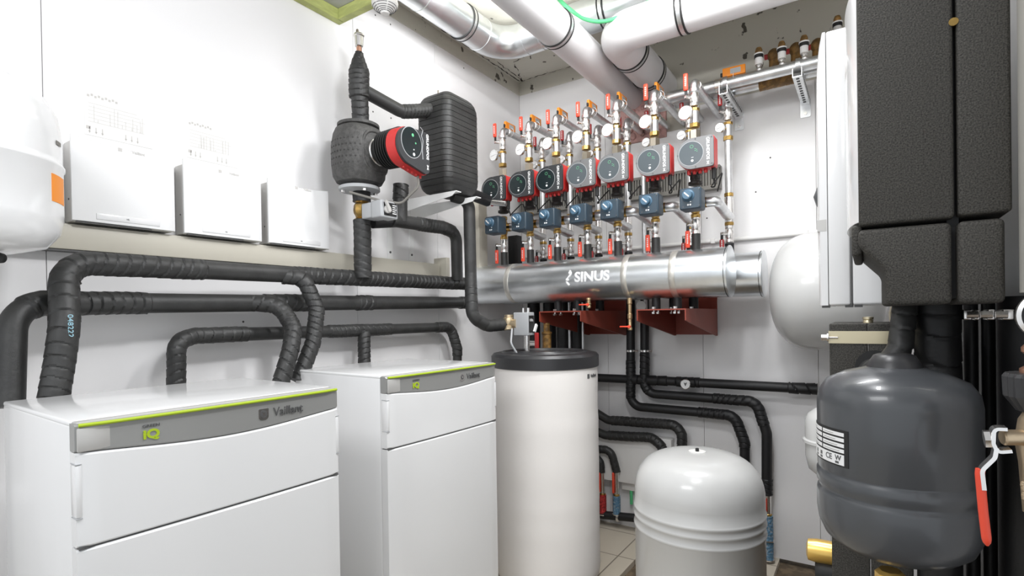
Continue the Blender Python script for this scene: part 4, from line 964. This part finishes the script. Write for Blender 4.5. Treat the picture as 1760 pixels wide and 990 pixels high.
# orange tag on the top pipe
tt = dup(otag, (2.95, .56, 2.600), 'orange tag tied on the galvanised pipe right of the seventh pump'); tt.rotation_euler = (0, 0, -pi/2+.05)
for k, pxv in enumerate((1307, 1346, 1384, 1440)):
    q = at(pxv, 105, X=3.0 if k < 3 else 3.1); y_ = q.y; zb2 = 2.59; dzv = .02 if k == 3 else 0
    t = thing('zone_valve', ['left', 'middle', 'right', 'half hidden topmost'][k]+' small zone valve with brown cap and white collar '+('on the top pipe' if k < 3 else 'above the white unit'), 'valve', (2.95, y_, zb2), 'zone valves on the top pipe')
    o_ = (2.95 if k < 3 else 3.1, y_, zb2+dzv*6)
    MB().lathe([(.010, 0), (.014, .01), (.010, .02), (.016, .026), (.016, .034)], o_, seg=12).build('nipple', CHROME, t)
    MB().lathe([(.018, .034), (.018, .066)], o_, seg=16).build('white_collar', WHITEM, t)
    MB().lathe([(.021, .066), (.021, .082)], o_, seg=16).build('black_ring', BLKR, t)
    MB().lathe([(.023, .082), (.023, .088), (.018, .090)], o_, seg=16).build('white_ring', WHITEM, t)
    MB().lathe([(.016, .088), (.017, .105), (.012, .118), (1e-6, .122)], o_, seg=12).build('brown_cap', BROWN, t)
for k, (pxv, pyv) in enumerate(((1330, 95), (1368, 85), (1405, 78))):
    q = at(pxv, pyv, X=3.14); t = thing('brass_manifold_valve', 'brown brass manifold elbow behind the zone valves, '+words[k]+' from the left', 'valve', q, 'brass manifold elbows')
    MB().sphere(q, .032, 16, sq=1.1).build('elbow_body', BROWN, t); MB().cyl(q+Vector((0, 0, -.06)), q, .024, 12).build('neck', BROWN, t); MB().cyl((XB-.001, q.y, q.z), q, .018, 12).build('wall_pipe', BROWN, t)
    MB().cyl(q+Vector((0, .02, .0)), q+Vector((0, .045, 0)), .014, 12).build('red_plug', DRED, t)
# rear pink stain not built; conduit bend beside the rear thermometer: elbow of last rear riser joins the pipe

# ---------------------------------------------------------------- ducts
def duct(name, pts, r, rad, m, lab, rings=(), seams=(), gm=BLKR):
    path = fillet(pts, rad, 14); t = thing(name, lab, 'duct', path[0])
    MB().tube(path, r, 48).build('tube', m, t, sharp=30)
    for (p, d) in rings:
        MB().lathe([(r, -.018), (r+.006, -.017), (r+.006, -.011), (r+.001, -.010), (r+.001, .010), (r+.006, .011), (r+.006, .017), (r, .018)], p, d, 48).build('clamp_band', [gm], t)
        MB().lathe([(r+.0012, -.010), (r+.0045, -.009), (r+.0045, .009), (r+.0012, .010)], p, d, 48).build('steel_band', STEEL, t)
    for (p, d) in seams: MB().lathe([(r, -.002), (r+.0022, -.001), (r+.0022, .001), (r, .002)], p, d, 48).build('seam_bead', m, t)
    return t
zd = 2.77
duct('white_duct', [(1.72, 1.245, zd), (XB-.002, 1.245, zd)], .088, .1, DUCTW, 'long white round duct running to the back wall opening', rings=[((2.30, 1.245, zd), (1, 0, 0))])
b = MB()
t = duct('white_duct', [(2.535, YR+.005, zd+.01), (2.535, 1.045, zd+.01), (XB-.002, 1.045, zd+.01)], .094, .10, DUCTW, 'fat white round duct crossing to the right and elbowing into the back wall', rings=[((2.535, .70, zd+.01), (0, 1, 0)), ((2.535, .15, zd+.01), (0, 1, 0)), ((2.76, 1.045, zd+.01), (1, 0, 0)), ((3.05, 1.045, zd+.01), (1, 0, 0))])
t = duct('spiral_duct', [(1.72, 1.80, 2.965), (2.62, 1.80, 2.965), (2.62, .0, 2.965)], .088, .17, GALV, 'galvanised round duct turning in front of the room corner under the ceiling', rings=[((2.28, 1.80, 2.965), (1, 0, 0)), ((2.62, 1.12, 2.965), (0, 1, 0))], seams=[((2.42, 1.80, 2.965), (1, 0, 0)), ((2.62, 1.60, 2.965), (0, 1, 0)), ((2.62, 1.50, 2.965), (0, 1, 0)), ((2.62, .90, 2.965), (0, 1, 0)), ((2.62, .72, 2.965), (0, 1, 0)), ((2.62, .55, 2.965), (0, 1, 0)), ((1.95, 1.80, 2.965), (1, 0, 0))])
pts = [at(940, -30, Z=2.9), at(965, 5, X=2.40), at(1000, 32, X=2.42), at(1030, 39, X=2.45), at(1060, 32, X=2.46), at(1095, 14, X=2.50), at(1130, -5, X=2.55)]
tag(MB().tube(fillet(pts, .25, 6), .0095, 12).build('green_hose', GREEN), 'light green hose looping between the ducts at the top', 'hose')
# smoke detector on the timber beam
q = Vector((1.672, 1.755, 2.785))
t = thing('smoke_detector', 'white round smoke detector hanging under the timber beam', 'smoke detector', q)
MB().lathe([(.056, 0), (.056, -.012), (.054, -.014)], q, seg=40).build('base', WHITEM, t)
MB().lathe([(.053, -.012), (.058, -.022), (.056, -.034), (.044, -.048), (.020, -.064), (.018, -.070), (1e-6, -.071)], q, seg=40).build('cover', WHITEM, t)
b = MB()
for (r_, h) in ((.0515, -.040), (.0445, -.048), (.0365, -.0535), (.0295, -.0582), (.0235, -.0622)):
    for s_ in range(6):
        a0 = 2*pi*s_/6+.06; pts_ = [(q.x+(r_)*cos(a0+.93*k/8), q.y+(r_)*sin(a0+.93*k/8), q.z+h) for k in range(9)]; b.tube(pts_, .0014, 5)
b.build('vent_slots', SEAM, t)

# ---------------------------------------------------------------- large grey vessel on the back wall, right
gx, gz, gr = 2.99, at(1428, 500, X=2.99).z, .285
yl_ = at(1324, 500, X=2.97).y
t = thing('expansion_vessel', 'big round light grey vessel on the back wall, half behind the white unit', 'vessel', (gx, .1, gz-gr))
pr = [(r, yl_-.19+h) for r, h in dome(gr, .19, 14, .72)]; pr = [(r, h) for r, h in pr][::-1]
b = MB(); vs_ = [(r, -(h)) for r, h in pr]
b.lathe([(r, h) for r, h in [(rr, -hh_) for rr, hh_ in pr]]+[(gr, -(yl_-.19)+.18), (gr*.8, -(yl_-.19)+.27), (1e-6, -(yl_-.19)+.31)], (gx, 0, gz), (0, -1, 0), 64)
b.build('shell', GREYV, t, sharp=60)
MB().rbox((gx, -.02, gz-.06), (XB, .06, gz+.06), .005).build('wall_bracket', GREYV, t)
q = at(1412, 335, X=3.15); tag(MB().lathe([(1e-6, -.02), (.05, 0), (.075, .03), (.085, .08), (.085, .14)], (3.19, q.y+.02, q.z), (.3, -1, 0), 32).build('vessel_cap', mat('mid_grey_cap', (.10, .105, .11), .5)), 'dark grey rounded cap on the back wall beside the white unit', 'cap')
# pale vessel behind the dark one
q = at(1436, 758, X=2.35)
t = thing('expansion_vessel', 'pale grey vessel peeping out left of the dark grey one', 'vessel', (2.35, q.y, q.z-.16))
MB().lathe([(1e-6, -.14), (.06, -.135), (.09, -.11), (.101, -.06), (.101, -.012), (.109, -.008), (.109, .002), (.101, .006), (.101, .075), (.09, .10), (.05, .13), (1e-6, .135)], (2.35, q.y, q.z), seg=40).build('shell', GREYV, t)
MB().cyl((2.35, q.y, -.03), (2.35, q.y, q.z-.165), .02, 16).build('stand_pipe', GREYV, t)

# ---------------------------------------------------------------- white wall unit on the right
wx0 = 1.62; 
def wy_(px, py=300): return at(px, py, X=wx0).y
wz0 = at(1470, 524, X=wx0).z; wz1 = at(1440, 49, X=wx0).z
ya, ybk, yc = wy_(1404), wy_(1421), wy_(1464, 520)
t = thing('wall_boiler', 'tall white wall-hung unit with rounded front, right side, left of the black foam unit', 'boiler', (wx0+.2, YR, wz0))
MB().rbox((wx0, YR, wz0), (wx0+.42, yc-.0015, wz1), .006).build('back_casing', WHITE, t)
MB().rbox((wx0, yc+.0015, wz0), (wx0+.42, ybk-.001, wz1), .005).build('front_casing', WHITE, t)
# curved front cover
b = MB(); n = 24; vs = []; fs = []
hh_ = wz1-wz0
for i in range(n+1):
    u_ = i/n; z = wz0+hh_*u_; bul = (ya-ybk)*(1 if u_ < .80 else math.sqrt(max(0, 1-((u_-.80)/.2)**2*.8)))*(.92+.08*sin(pi*u_))
    vs += [(wx0, ybk, z), (wx0, ybk+bul*.75, z), (wx0+.012, ybk+bul, z), (wx0+.408, ybk+bul, z), (wx0+.42, ybk+bul*.75, z), (wx0+.42, ybk, z)]
for i in range(n):
    for k in range(6): k2 = (k+1) % 6; fs.append((i*6+k, i*6+k2, (i+1)*6+k2, (i+1)*6+k))
fs.append((0, 1, 2, 3, 4, 5)); fs.append(tuple(n*6+k for k in (5, 4, 3, 2, 1, 0))); b.add(vs, fs); b.build('front_cover', WHITE, t)
zh = at(1412, 378, X=wx0).z; MB().box((wx0-.0006, ybk+.002, zh-.03), (wx0+.3, ya+.0006, zh)).build('grip_strip', SILVL, t)
b = MB().box((wx0-.0004, yc-.0015, wz0+.001), (wx0+.1, yc+.0015, wz1-.01)); b.build('seam', SEAM, t)
for px_ in (1422, 1462, 1478): q = at(px_, 525, X=wx0+.01); MB().box((wx0+.005, q.y-.006, wz0-.006), (wx0+.03, q.y+.012, wz0)).build('bottom_clip', SEAM, t)
for k, (pa, pb) in enumerate((((1534, 524), (1531, 552)), ((1562, 524), (1556, 553)))):
    a = at(*pa, X=1.60); c_ = at(*pb, X=1.60); tag(MB().tube([a, (a+c_)/2+Vector((0, .003, 0)), c_], .003, 8).build('wire', mat('tan_wire', (.55, .48, .36), .6)), ('left' if k == 0 else 'right')+' thin beige wire between the black foam unit and the banded black box', 'wire')
tag(MB().tube(fillet([at(1540, 518, X=1.60), at(1552, 534, X=1.60), at(1570, 534, X=1.60), at(1585, 524, X=1.60)], .02), .0022, 8).build('green_wire', GREEN), 'thin green wire loop below the black foam unit', 'wire')

# ---------------------------------------------------------------- black foam pump unit
fx = 1.20
def fp(px, py): q = at(px, py, X=fx); return q.y, q.z
t = thing('pump_station', 'big black foam-shelled pump station with white front cover, right foreground', 'pump station', (fx+.15, -.1, fp(1600, 524)[1]))
yL_, zS = fp(1476, 392); yM0, _ = fp(1641, 377); yM1, _ = fp(1647, 377); yR_, _ = fp(1741, 370); zT = 2.22
def foam(poly, name, depth=.33, x=fx, r=.010):
    M = FX((x+depth, 0, 0)); pl = [(-y, z) for y, z in poly]
    bm = bmesh.new(); vs = [bm.verts.new(M @ Vector((a, c_, 0))) for a, c_ in pl]; vt = [bm.verts.new(M @ Vector((a, c_, depth))) for a, c_ in pl]; n = len(pl)
    bm.faces.new(vs[::-1]); bm.faces.new(vt)
    for i in range(n): bm.faces.new((vs[i], vs[(i+1) % n], vt[(i+1) % n], vt[i]))
    bmesh.ops.recalc_face_normals(bm, faces=bm.faces[:])
    bmesh.ops.bevel(bm, geom=bm.edges[:], offset=r, segments=3, affect='EDGES', profile=.5); bm.verts.index_update()
    b = MB().add([v.co.copy() for v in bm.verts], [[v.index for v in f.verts] for f in bm.faces]); bm.free(); return b.build(name, EPP, t, sharp=50)
foam([(yL_, zS+.004), (yM0, zS+.004), (yM0, zT), (yL_, zT)], 'left_shell', r=.006)
foam([(yM1, zS+.006), (yR_, zS+.006), (yR_, zT), (yM1, zT)], 'right_shell', r=.006)
zB = fp(1560, 524)[1]; yJ = fp(1522, 500)[0]; zJ = fp(1522, 463)[1]; zI = fp(1476, 424)[1]
foam([(yL_+.001, zI), (yJ, zJ), (yJ, zB), (yM0+.004, zB), (yM0+.004, zS-.003), (yL_+.001, zS-.003)], 'lower_left_shell', r=.009)
yR2 = fp(1729, 450)[0]
foam([(yM1+.001, zB), (yR2, zB), (yR2, zS-.003), (yM1+.001, zS-.003)], 'lower_right_shell', r=.009)
MB().box((fx+.03, yM1-.004, zB+.01), (fx+.30, yM0+.008, zT-.01)).build('inner_core', BLKR, t)
# curved white front cover bulging towards the room
b = MB(); n = 20; vs = []; fs = []
for i in range(n+1):
    u_ = i/n; x = fx+.012+.30*u_; bul = .016*math.sin(pi*min(1, u_*1.15+.0))**.7 if u_ < .87 else .0
    for z in (zS+.012, 1.99): vs += [(x, yL_-.002, z), (x, yL_+.001+bul+.012*u_, z)]
for i in range(n): a = i*4; c_ = a+4; fs += [(a+1, c_+1, c_+3, a+3), (a, a+2, c_+2, c_), (a+2, a+3, c_+3, c_+2), (a, c_, c_+1, a+1)]
fs += [(0, 1, 3, 2), (n*4, n*4+2, n*4+3, n*4+1)]; b.add(vs, fs); cv = b.build('front_cover', WHITE, t)
q = at(1462, 105, X=fx+.10); MB().lathe([(.03, 0), (.03, .004), (.026, .006), (1e-6, .006)], (fx+.13, yL_+.016, q.z), (0, 1, 0), 24).build('cover_recess', WHITEM, cv)
q = at(1639, 37, X=fx-.0); MB().cyl((fx+.02, q.y, q.z), (fx+.0, q.y, q.z), .007, 12).build('brass_nib', BRASS, t)
q = fp(1466, 405); MB().rbox((fx+.02, yL_-.005, zS-.05), (fx+.28, yL_+.012, zS+.008), .006).build('shell_lip', EPP, t)

# ---------------------------------------------------------------- black pipes below, right
def vpipe(px0, px1, y0, y1, X, m, lab, wraps=None, z1=None, z0=0):
    a = at(px0, 600, X=X); c_ = at(px1, 600, X=X); yc_ = (a.y+c_.y)/2; r = (a.y-c_.y)/2*1.0
    return ipipe('insulated_pipe', [(X, yc_, z1 if z1 else at(px0, y0, X=X).z), (X, yc_, z0)], r, .02, lab, wraps, m=m, pitch=.05, amp=.002)
vpipe(1572, 1652, 520, 990, 1.46, RUBL, 'thick black insulated pipe dropping from the black foam unit', [(0, .3)], z1=zB+.03)
tag(MB().tube(fillet([at(1556, 515, X=1.44), at(1552, 560, X=1.42), at(1548, 600, X=1.40), at(1515, 640, X=1.40), at(1490, 648, X=1.46)], .05), .021, 24, [(0, 9)], .04, .002).build('insulated_pipe', RUB), 'grey-black lagged pipe curving out of the banded black box', 'insulated pipe')
vpipe(1656, 1682, 530, 990, 1.62, RUBL, 'slim black upright pipe right of the thick one', z1=1.40)
vpipe(1686, 1712, 530, 990, 1.62, RUBL, 'slim black upright pipe behind the red lever', z1=1.40)
vpipe(1713, 1830, 530, 990, 1.50, RUBL, 'wide black upright pipe at the right edge', z1=1.40)
tag(MB().rbox((1.25, YR+.001, 0), (2.9, YR+.04, 1.42), .01).build('lagging_board', RUBL), 'black insulating board covering the right wall behind the upright pipes', 'board')
# steel flue
a = at(1750, 300, X=1.17); fyc = a.y-.056
t = thing('steel_flue', 'shiny vertical steel flue at the right edge beside the black foam unit', 'flue', (1.17, fyc, 1.40))
MB().cyl((1.17, fyc, 1.40), (1.17, fyc, 3.0), .055, 40).build('tube', mat('flue_steel', (.75, .73, .67), .35, metal=.6), t)
MB().rbox((1.15, YR, 1.60), (1.19, fyc-.05, 1.64), .004).build('wall_bracket', STEEL, t)
MB().rbox((1.15, YR, 2.50), (1.19, fyc-.05, 2.54), .004).build('wall_bracket', STEEL, t)
# clamps under the foam unit
t = thing('hose_clamp', 'row of chrome clamps on the pipes under the black foam unit', 'clamp', at(1700, 540, X=1.5))
b = MB()
for pa, pb in ((1656, 1672), (1674, 1686), (1696, 1712), (1722, 1745)):
    a = at(pa, 532, X=1.42); c_ = at(pb, 550, X=1.42); b.rbox((1.42, c_.y, c_.z), (1.47, a.y, a.z), .003)
b.build('straps', CHROME, t)
b = MB()
for pa in (1668, 1692, 1718): a = at(pa, 541, X=1.41); b.cyl((1.41, a.y+.006, a.z-.0), (1.41, a.y-.012, a.z), .007, 8)
b.build('screws', CHROME, t)

# ---------------------------------------------------------------- banded black box below the white unit
bx_ = 1.47
b0 = at(1425, 556, X=bx_); b1 = at(1566, 553, X=bx_)
t = thing('insulation_box', 'tall black foam box with a zinc band below the white unit', 'insulated box', (bx_+.08, (b0.y+b1.y)/2, .2))
ymid = at(1492, 560, X=bx_).y
MB().rbox((bx_, ymid+.0008, .2), (bx_+.2, b0.y, b0.z), .004).build('left_shell', EPP, t)
MB().rbox((bx_, b1.y, .2), (bx_+.2, ymid-.0008, b0.z), .004).build('right_shell', EPP, t)
z0_, z1_ = at(1430, 590, X=bx_).z, at(1430, 569, X=bx_).z
b = MB().box((bx_-.0015, b1.y-.001, z0_), (bx_, b0.y+.0015, z1_)); b.box((bx_, b0.y, z0_), (bx_+.2, b0.y+.0015, z1_)); b.build('zinc_band', YZINC, t)
q = at(1422, 580, X=bx_+.0); b = MB().hexn((bx_-.004, b0.y+.002, q.z), (bx_-.004, b0.y+.016, q.z), .008); b.cyl((bx_-.004, b0.y-.018, q.z), (bx_-.004, b0.y+.004, q.z), .003, 8); b.lathe([(.010, 0), (.010, .003)], (bx_-.004, b0.y+.001, q.z), (0, 1, 0), 16); b.build('band_bolt', CHROME, t)
q = at(1492, 549, X=bx_+.03); MB().lathe([(.010, -.008), (.010, -.002), (.0085, 0), (.011, .001), (.011, .006), (1e-6, .007)], (bx_+.03, q.y, b0.z+.008), seg=14).build('top_bolt', YZINC, t)
q = at(1505, 632, X=bx_); MB().lathe([(.040, 0), (.040, .0025)], (bx_+.0005, q.y, q.z), (-1, 0, 0), 32).build('pipe_opening', BLKR, t)
tag(MB().tube([(bx_-.001, q.y+.004, q.z-.012), (bx_-.05, q.y-.012, q.z-.012), (bx_-.085, q.y-.045, q.z-.012)], .032, 24, [(0, 9)], .04, .0012).build('insulated_pipe', RUB), 'short lagged pipe entering the round hole of the banded box', 'insulated pipe')
# ---------------------------------------------------------------- dark grey vessel in the foreground
dx_, dy_ = 1.243, -.042; dr = .130
def dz_(py, X=1.06): return at(1545, py, X=X).z
z_b = 0.915; 
D0 = Vector((dx_, dy_, 0))
t = thing('expansion_vessel', 'dark grey expansion vessel with a white data label, right foreground', 'vessel', (dx_, dy_, z_b))
pr = [(1e-6, .915), (.05, .917), (.095, .926), (.117, .944), (.127, .968), (dr, .99), (dr, 1.024), (dr-.001, 1.030), (dr-.004, 1.034), (dr-.004, 1.039), (dr, 1.045), (dr, 1.066), (dr-.003, 1.069), (dr-.003, 1.073), (dr-.0015, 1.076), (dr-.0015, 1.20), (dr-.005, 1.222), (dr-.018, 1.242), (dr-.05, 1.258), (.045, 1.268), (1e-6, 1.270)]
MB().lathe(pr, (dx_, dy_, 0), seg=72).build('shell', GREYD, t, sharp=55)
MB().lathe([(.046, 1.264), (.041, 1.277), (.033, 1.290), (.026, 1.293), (.010, 1.291), (1e-6, 1.292)], (dx_, dy_, 0), seg=36).build('top_cap', LID, t)
th = math.atan2(0-dy_, 0-dx_)     # towards the camera
def lab_ang(px, py):
    # angle on the shell of a picture column
    d = (px-880)*RT - (py-495-SYP)*UP + F*_f; ox, oy = CAM.x-dx_, CAM.y-dy_; a_ = d.x**2+d.y**2; b_ = 2*(ox*d.x+oy*d.y); c_ = ox*ox+oy*oy-(dr-.0015)**2
    disc = b_*b_-4*a_*c_
    if disc < 0: return None
    s_ = (-b_-math.sqrt(disc))/(2*a_); p = CAM+d*s_; return math.atan2(p.y-dy_, p.x-dx_), p.z
a1, zlo = lab_ang(1459, 806); _, zhi = lab_ang(1458, 742); a0_ = lab_ang(1403, 760); a0_ = a0_[0] if a0_ else a1-.9
if a1 < 0: a1 += 2*pi
if a0_ < 0: a0_ += 2*pi
lp = vlabel(a0_, a1, zlo, zhi, BLKR, 'data_label', r=dr-.0014, cx=dx_, cy=dy_, par=t, th=.001, n=16)
hgt = zhi-zlo; w_ = a1-a0_
def lpatch(u0, u1, v0, v1, m, nm, th=.0014):
    return vlabel(a0_+w_*u0, a0_+w_*u1, zlo+hgt*v0, zlo+hgt*v1, m, nm, r=dr-.0014, cx=dx_, cy=dy_, par=lp, th=th, n=8)
for c_, (u0, u1) in enumerate(((.0, .42), (.46, .93))):
    for k in range(4): lpatch(u0, u1, .38+.15*k, .38+.15*k+.10, DIAL, 'text_field')
lpatch(.0, .93, .04, .33, DIAL, 'symbol_field')
def lw(u0, v0):
    def w(p): a = a0_+w_*u0 + p.x/dr; return Vector((dx_+(dr-.0014+.0016+p.z)*cos(a), dy_+(dr-.0014+.0016+p.z)*sin(a), zlo+hgt*v0+p.y))
    return w
text('ce_mark', 'CE', .015, None, LOGOD, lp, .0002, .0002, warp=lw(.62, .20))
text('w_mark', 'W', .013, None, LOGOD, lp, .0002, .0003, warp=lw(.82, .22))
for u_ in (.22, .40, .80): lpatch(u_-.035, u_+.035, .07, .13, LOGOD, 'symbol', .0017)
for u_ in (.22, .40): lpatch(u_-.03, u_+.03, .16, .26, LOGOD, 'symbol', .0017)
for c_, (u0, u1) in enumerate(((.03, .30), (.50, .85))):
    for k in range(4): lpatch(u0, u1-.04*k, .42+.15*k, .43+.15*k, GREYT, 'text_line', .0017)

q = at(1412, 948, X=1.56)
t = thing('gold_fitting', 'matt gold cylindrical fitting sticking out left of the black box, bottom right', 'fitting', q)
MB().lathe([(.014, -.004), (.026, .0), (.029, .02), (.028, .10)], (1.56, at(1389, 948, X=1.56).y, q.z+.0), (.05, -1, 0), 36).build('barrel', YEL, t)
MB().lathe([(.024, .01), (.030, .02), (.030, .09)], (1.56, at(1393, 948, X=1.56).y, q.z-.050), (.05, -1, 0), 24).build('black_base', BLKR, t)
q = at(1530, 985, X=1.2); tag(MB().lathe([(.022, -.04), (.024, -.02), (.024, .006), (.018, .012)], (1.2, q.y, .885), seg=8).build('brass_connection', YEL), 'brass connection under the dark grey vessel', 'fitting')
q = at(1634, 985, X=1.2); tag(MB().lathe([(.012, -.03), (.014, -.01), (.014, .0), (.008, .006)], (1.2, q.y, .895), seg=12).build('silver_connection', CHROME), 'small silver fitting under the dark grey vessel', 'fitting')
# ---------------------------------------------------------------- valve with red lever, right edge
X0 = 1.0
t = thing('ball_valve', 'bronze ball valve with a long red lever at the right edge', 'valve', at(1735, 755, X=X0))
BV = mat('satin_bronze', (.60, .47, .32), .35, metal=.8, bump=.1, bscale=80)
P1 = lambda px, py, dx=0: at(px, py, X=X0+dx)
MB().cyl(P1(1722, 752), P1(1775, 752, .01), .011, 16, ch=.002).build('spindle_bonnet', BV, t)
b = MB().lathe([(.026, -.10), (.030, -.03), (.034, -.0), (.030, .03), (.022, .045)], P1(1800, 760, .02), (0, 0, 1), 12); b.build('body', BV, t)
b = MB()
for k in range(10): b.sphere(P1(1760+random.uniform(-2, 2), 830+k*3, .0), .003, 6)
b.build('frayed_hemp', BV, t)
MB().hexn(P1(1691, 754, -.008), P1(1702, 754, -.008), .0125).build('stem_nut', CHROME, t)
pth = [P1(1729, 736, -.01), P1(1706, 735, -.01), P1(1705, 760, -.01), P1(1712, 775, -.01), P1(1737, 773, -.01)]
def flatbar(path, w, th_):
    b = MB(); vs = []; fs = []; n = len(path)
    for i, p in enumerate(path):
        tt_ = (path[min(i+1, n-1)]-path[max(i-1, 0)]).normalized(); sd = Vector((1, 0, 0)); nn = tt_.cross(sd).normalized()
        vs += [p+sd*w/2+nn*th_/2, p+sd*w/2-nn*th_/2, p-sd*w/2-nn*th_/2, p-sd*w/2+nn*th_/2]
    for i in range(n-1):
        for k in range(4): k2 = (k+1) % 4; fs.append((i*4+k, i*4+k2, (i+1)*4+k2, (i+1)*4+k))
    fs += [(3, 2, 1, 0), tuple((n-1)*4+k for k in range(4))]; return b.add(vs, fs)
flatbar(fillet(pth, .006, 4), .022, .0045).build('lever_yoke', CHROME, t)
flatbar(fillet([P1(1711, 768, -.012), P1(1708, 785, -.014), P1(1686, 806, -.016), P1(1690, 840, -.016)], .012, 4), .018, .005).build('lever', CHROME, t)
b = MB().tube(fillet([P1(1685, 806, -.016), P1(1684, 815, -.016), P1(1690, 880, -.016), P1(1697, 938, -.016)], .02, 5), .0055, 16, taper=lambda q, L: .0056 if q < L-.012 else .0056*math.sqrt(max(.08, 1-((q-L+.012)/.0125)**2)), step=.003); b.build('red_grip', RED, t)
# knurled black collar, copper joint and gauge ring above
q = P1(1796, 675, .02); t = thing('knurled_collar', 'black knurled collar with a copper joint at the right edge', 'fitting', q)
b = MB(); n = 48; zt_ = P1(1750, 643).z; zb_2 = P1(1750, 708).z
vs = []; fs = []
rows_ = [(.020, zt_+.001), (.040, zt_), (.043, zt_-.005), (.042, zb_2+.02), (.030, zb_2)]
for r_, z in rows_:
    for k in range(n): a = 2*pi*k/n; rr = r_+(.0012 if k % 2 else -.0008)*(r_ > .03); vs.append((q.x+rr*cos(a), q.y+rr*sin(a), z))
for i in range(len(rows_)-1):
    for k in range(n): k2 = (k+1) % n; fs.append((i*n+k, i*n+k2, (i+1)*n+k2, (i+1)*n+k))
fs.append(tuple(reversed(range(n)))); fs.append(tuple((len(rows_)-1)*n+k for k in range(n))); b.add(vs, fs); b.build('collar', LID, t, sharp=20)
MB().lathe([(.026, 0), (.026, .006), (.020, .010), (.020, .026), (.024, .030), (.024, .036), (.012, .05)], (q.x, q.y, zt_), seg=20).build('copper_joint', COPPER, t)
q = P1(1800, 542, .02); t = thing('pressure_gauge', 'round gauge with a white rim cut by the right edge', 'gauge', q)
MB().lathe([(.030, 0), (.034, .003), (.034, .014), (.029, .016), (.028, .010), (1e-6, .010)], q, (-1, 0, 0), 36).build('case', CHROME, t)
MB().lathe([(.028, .0102), (.028, .011), (1e-6, .011)], q, (-1, 0, 0), 32).build('dial', BLKR, t)
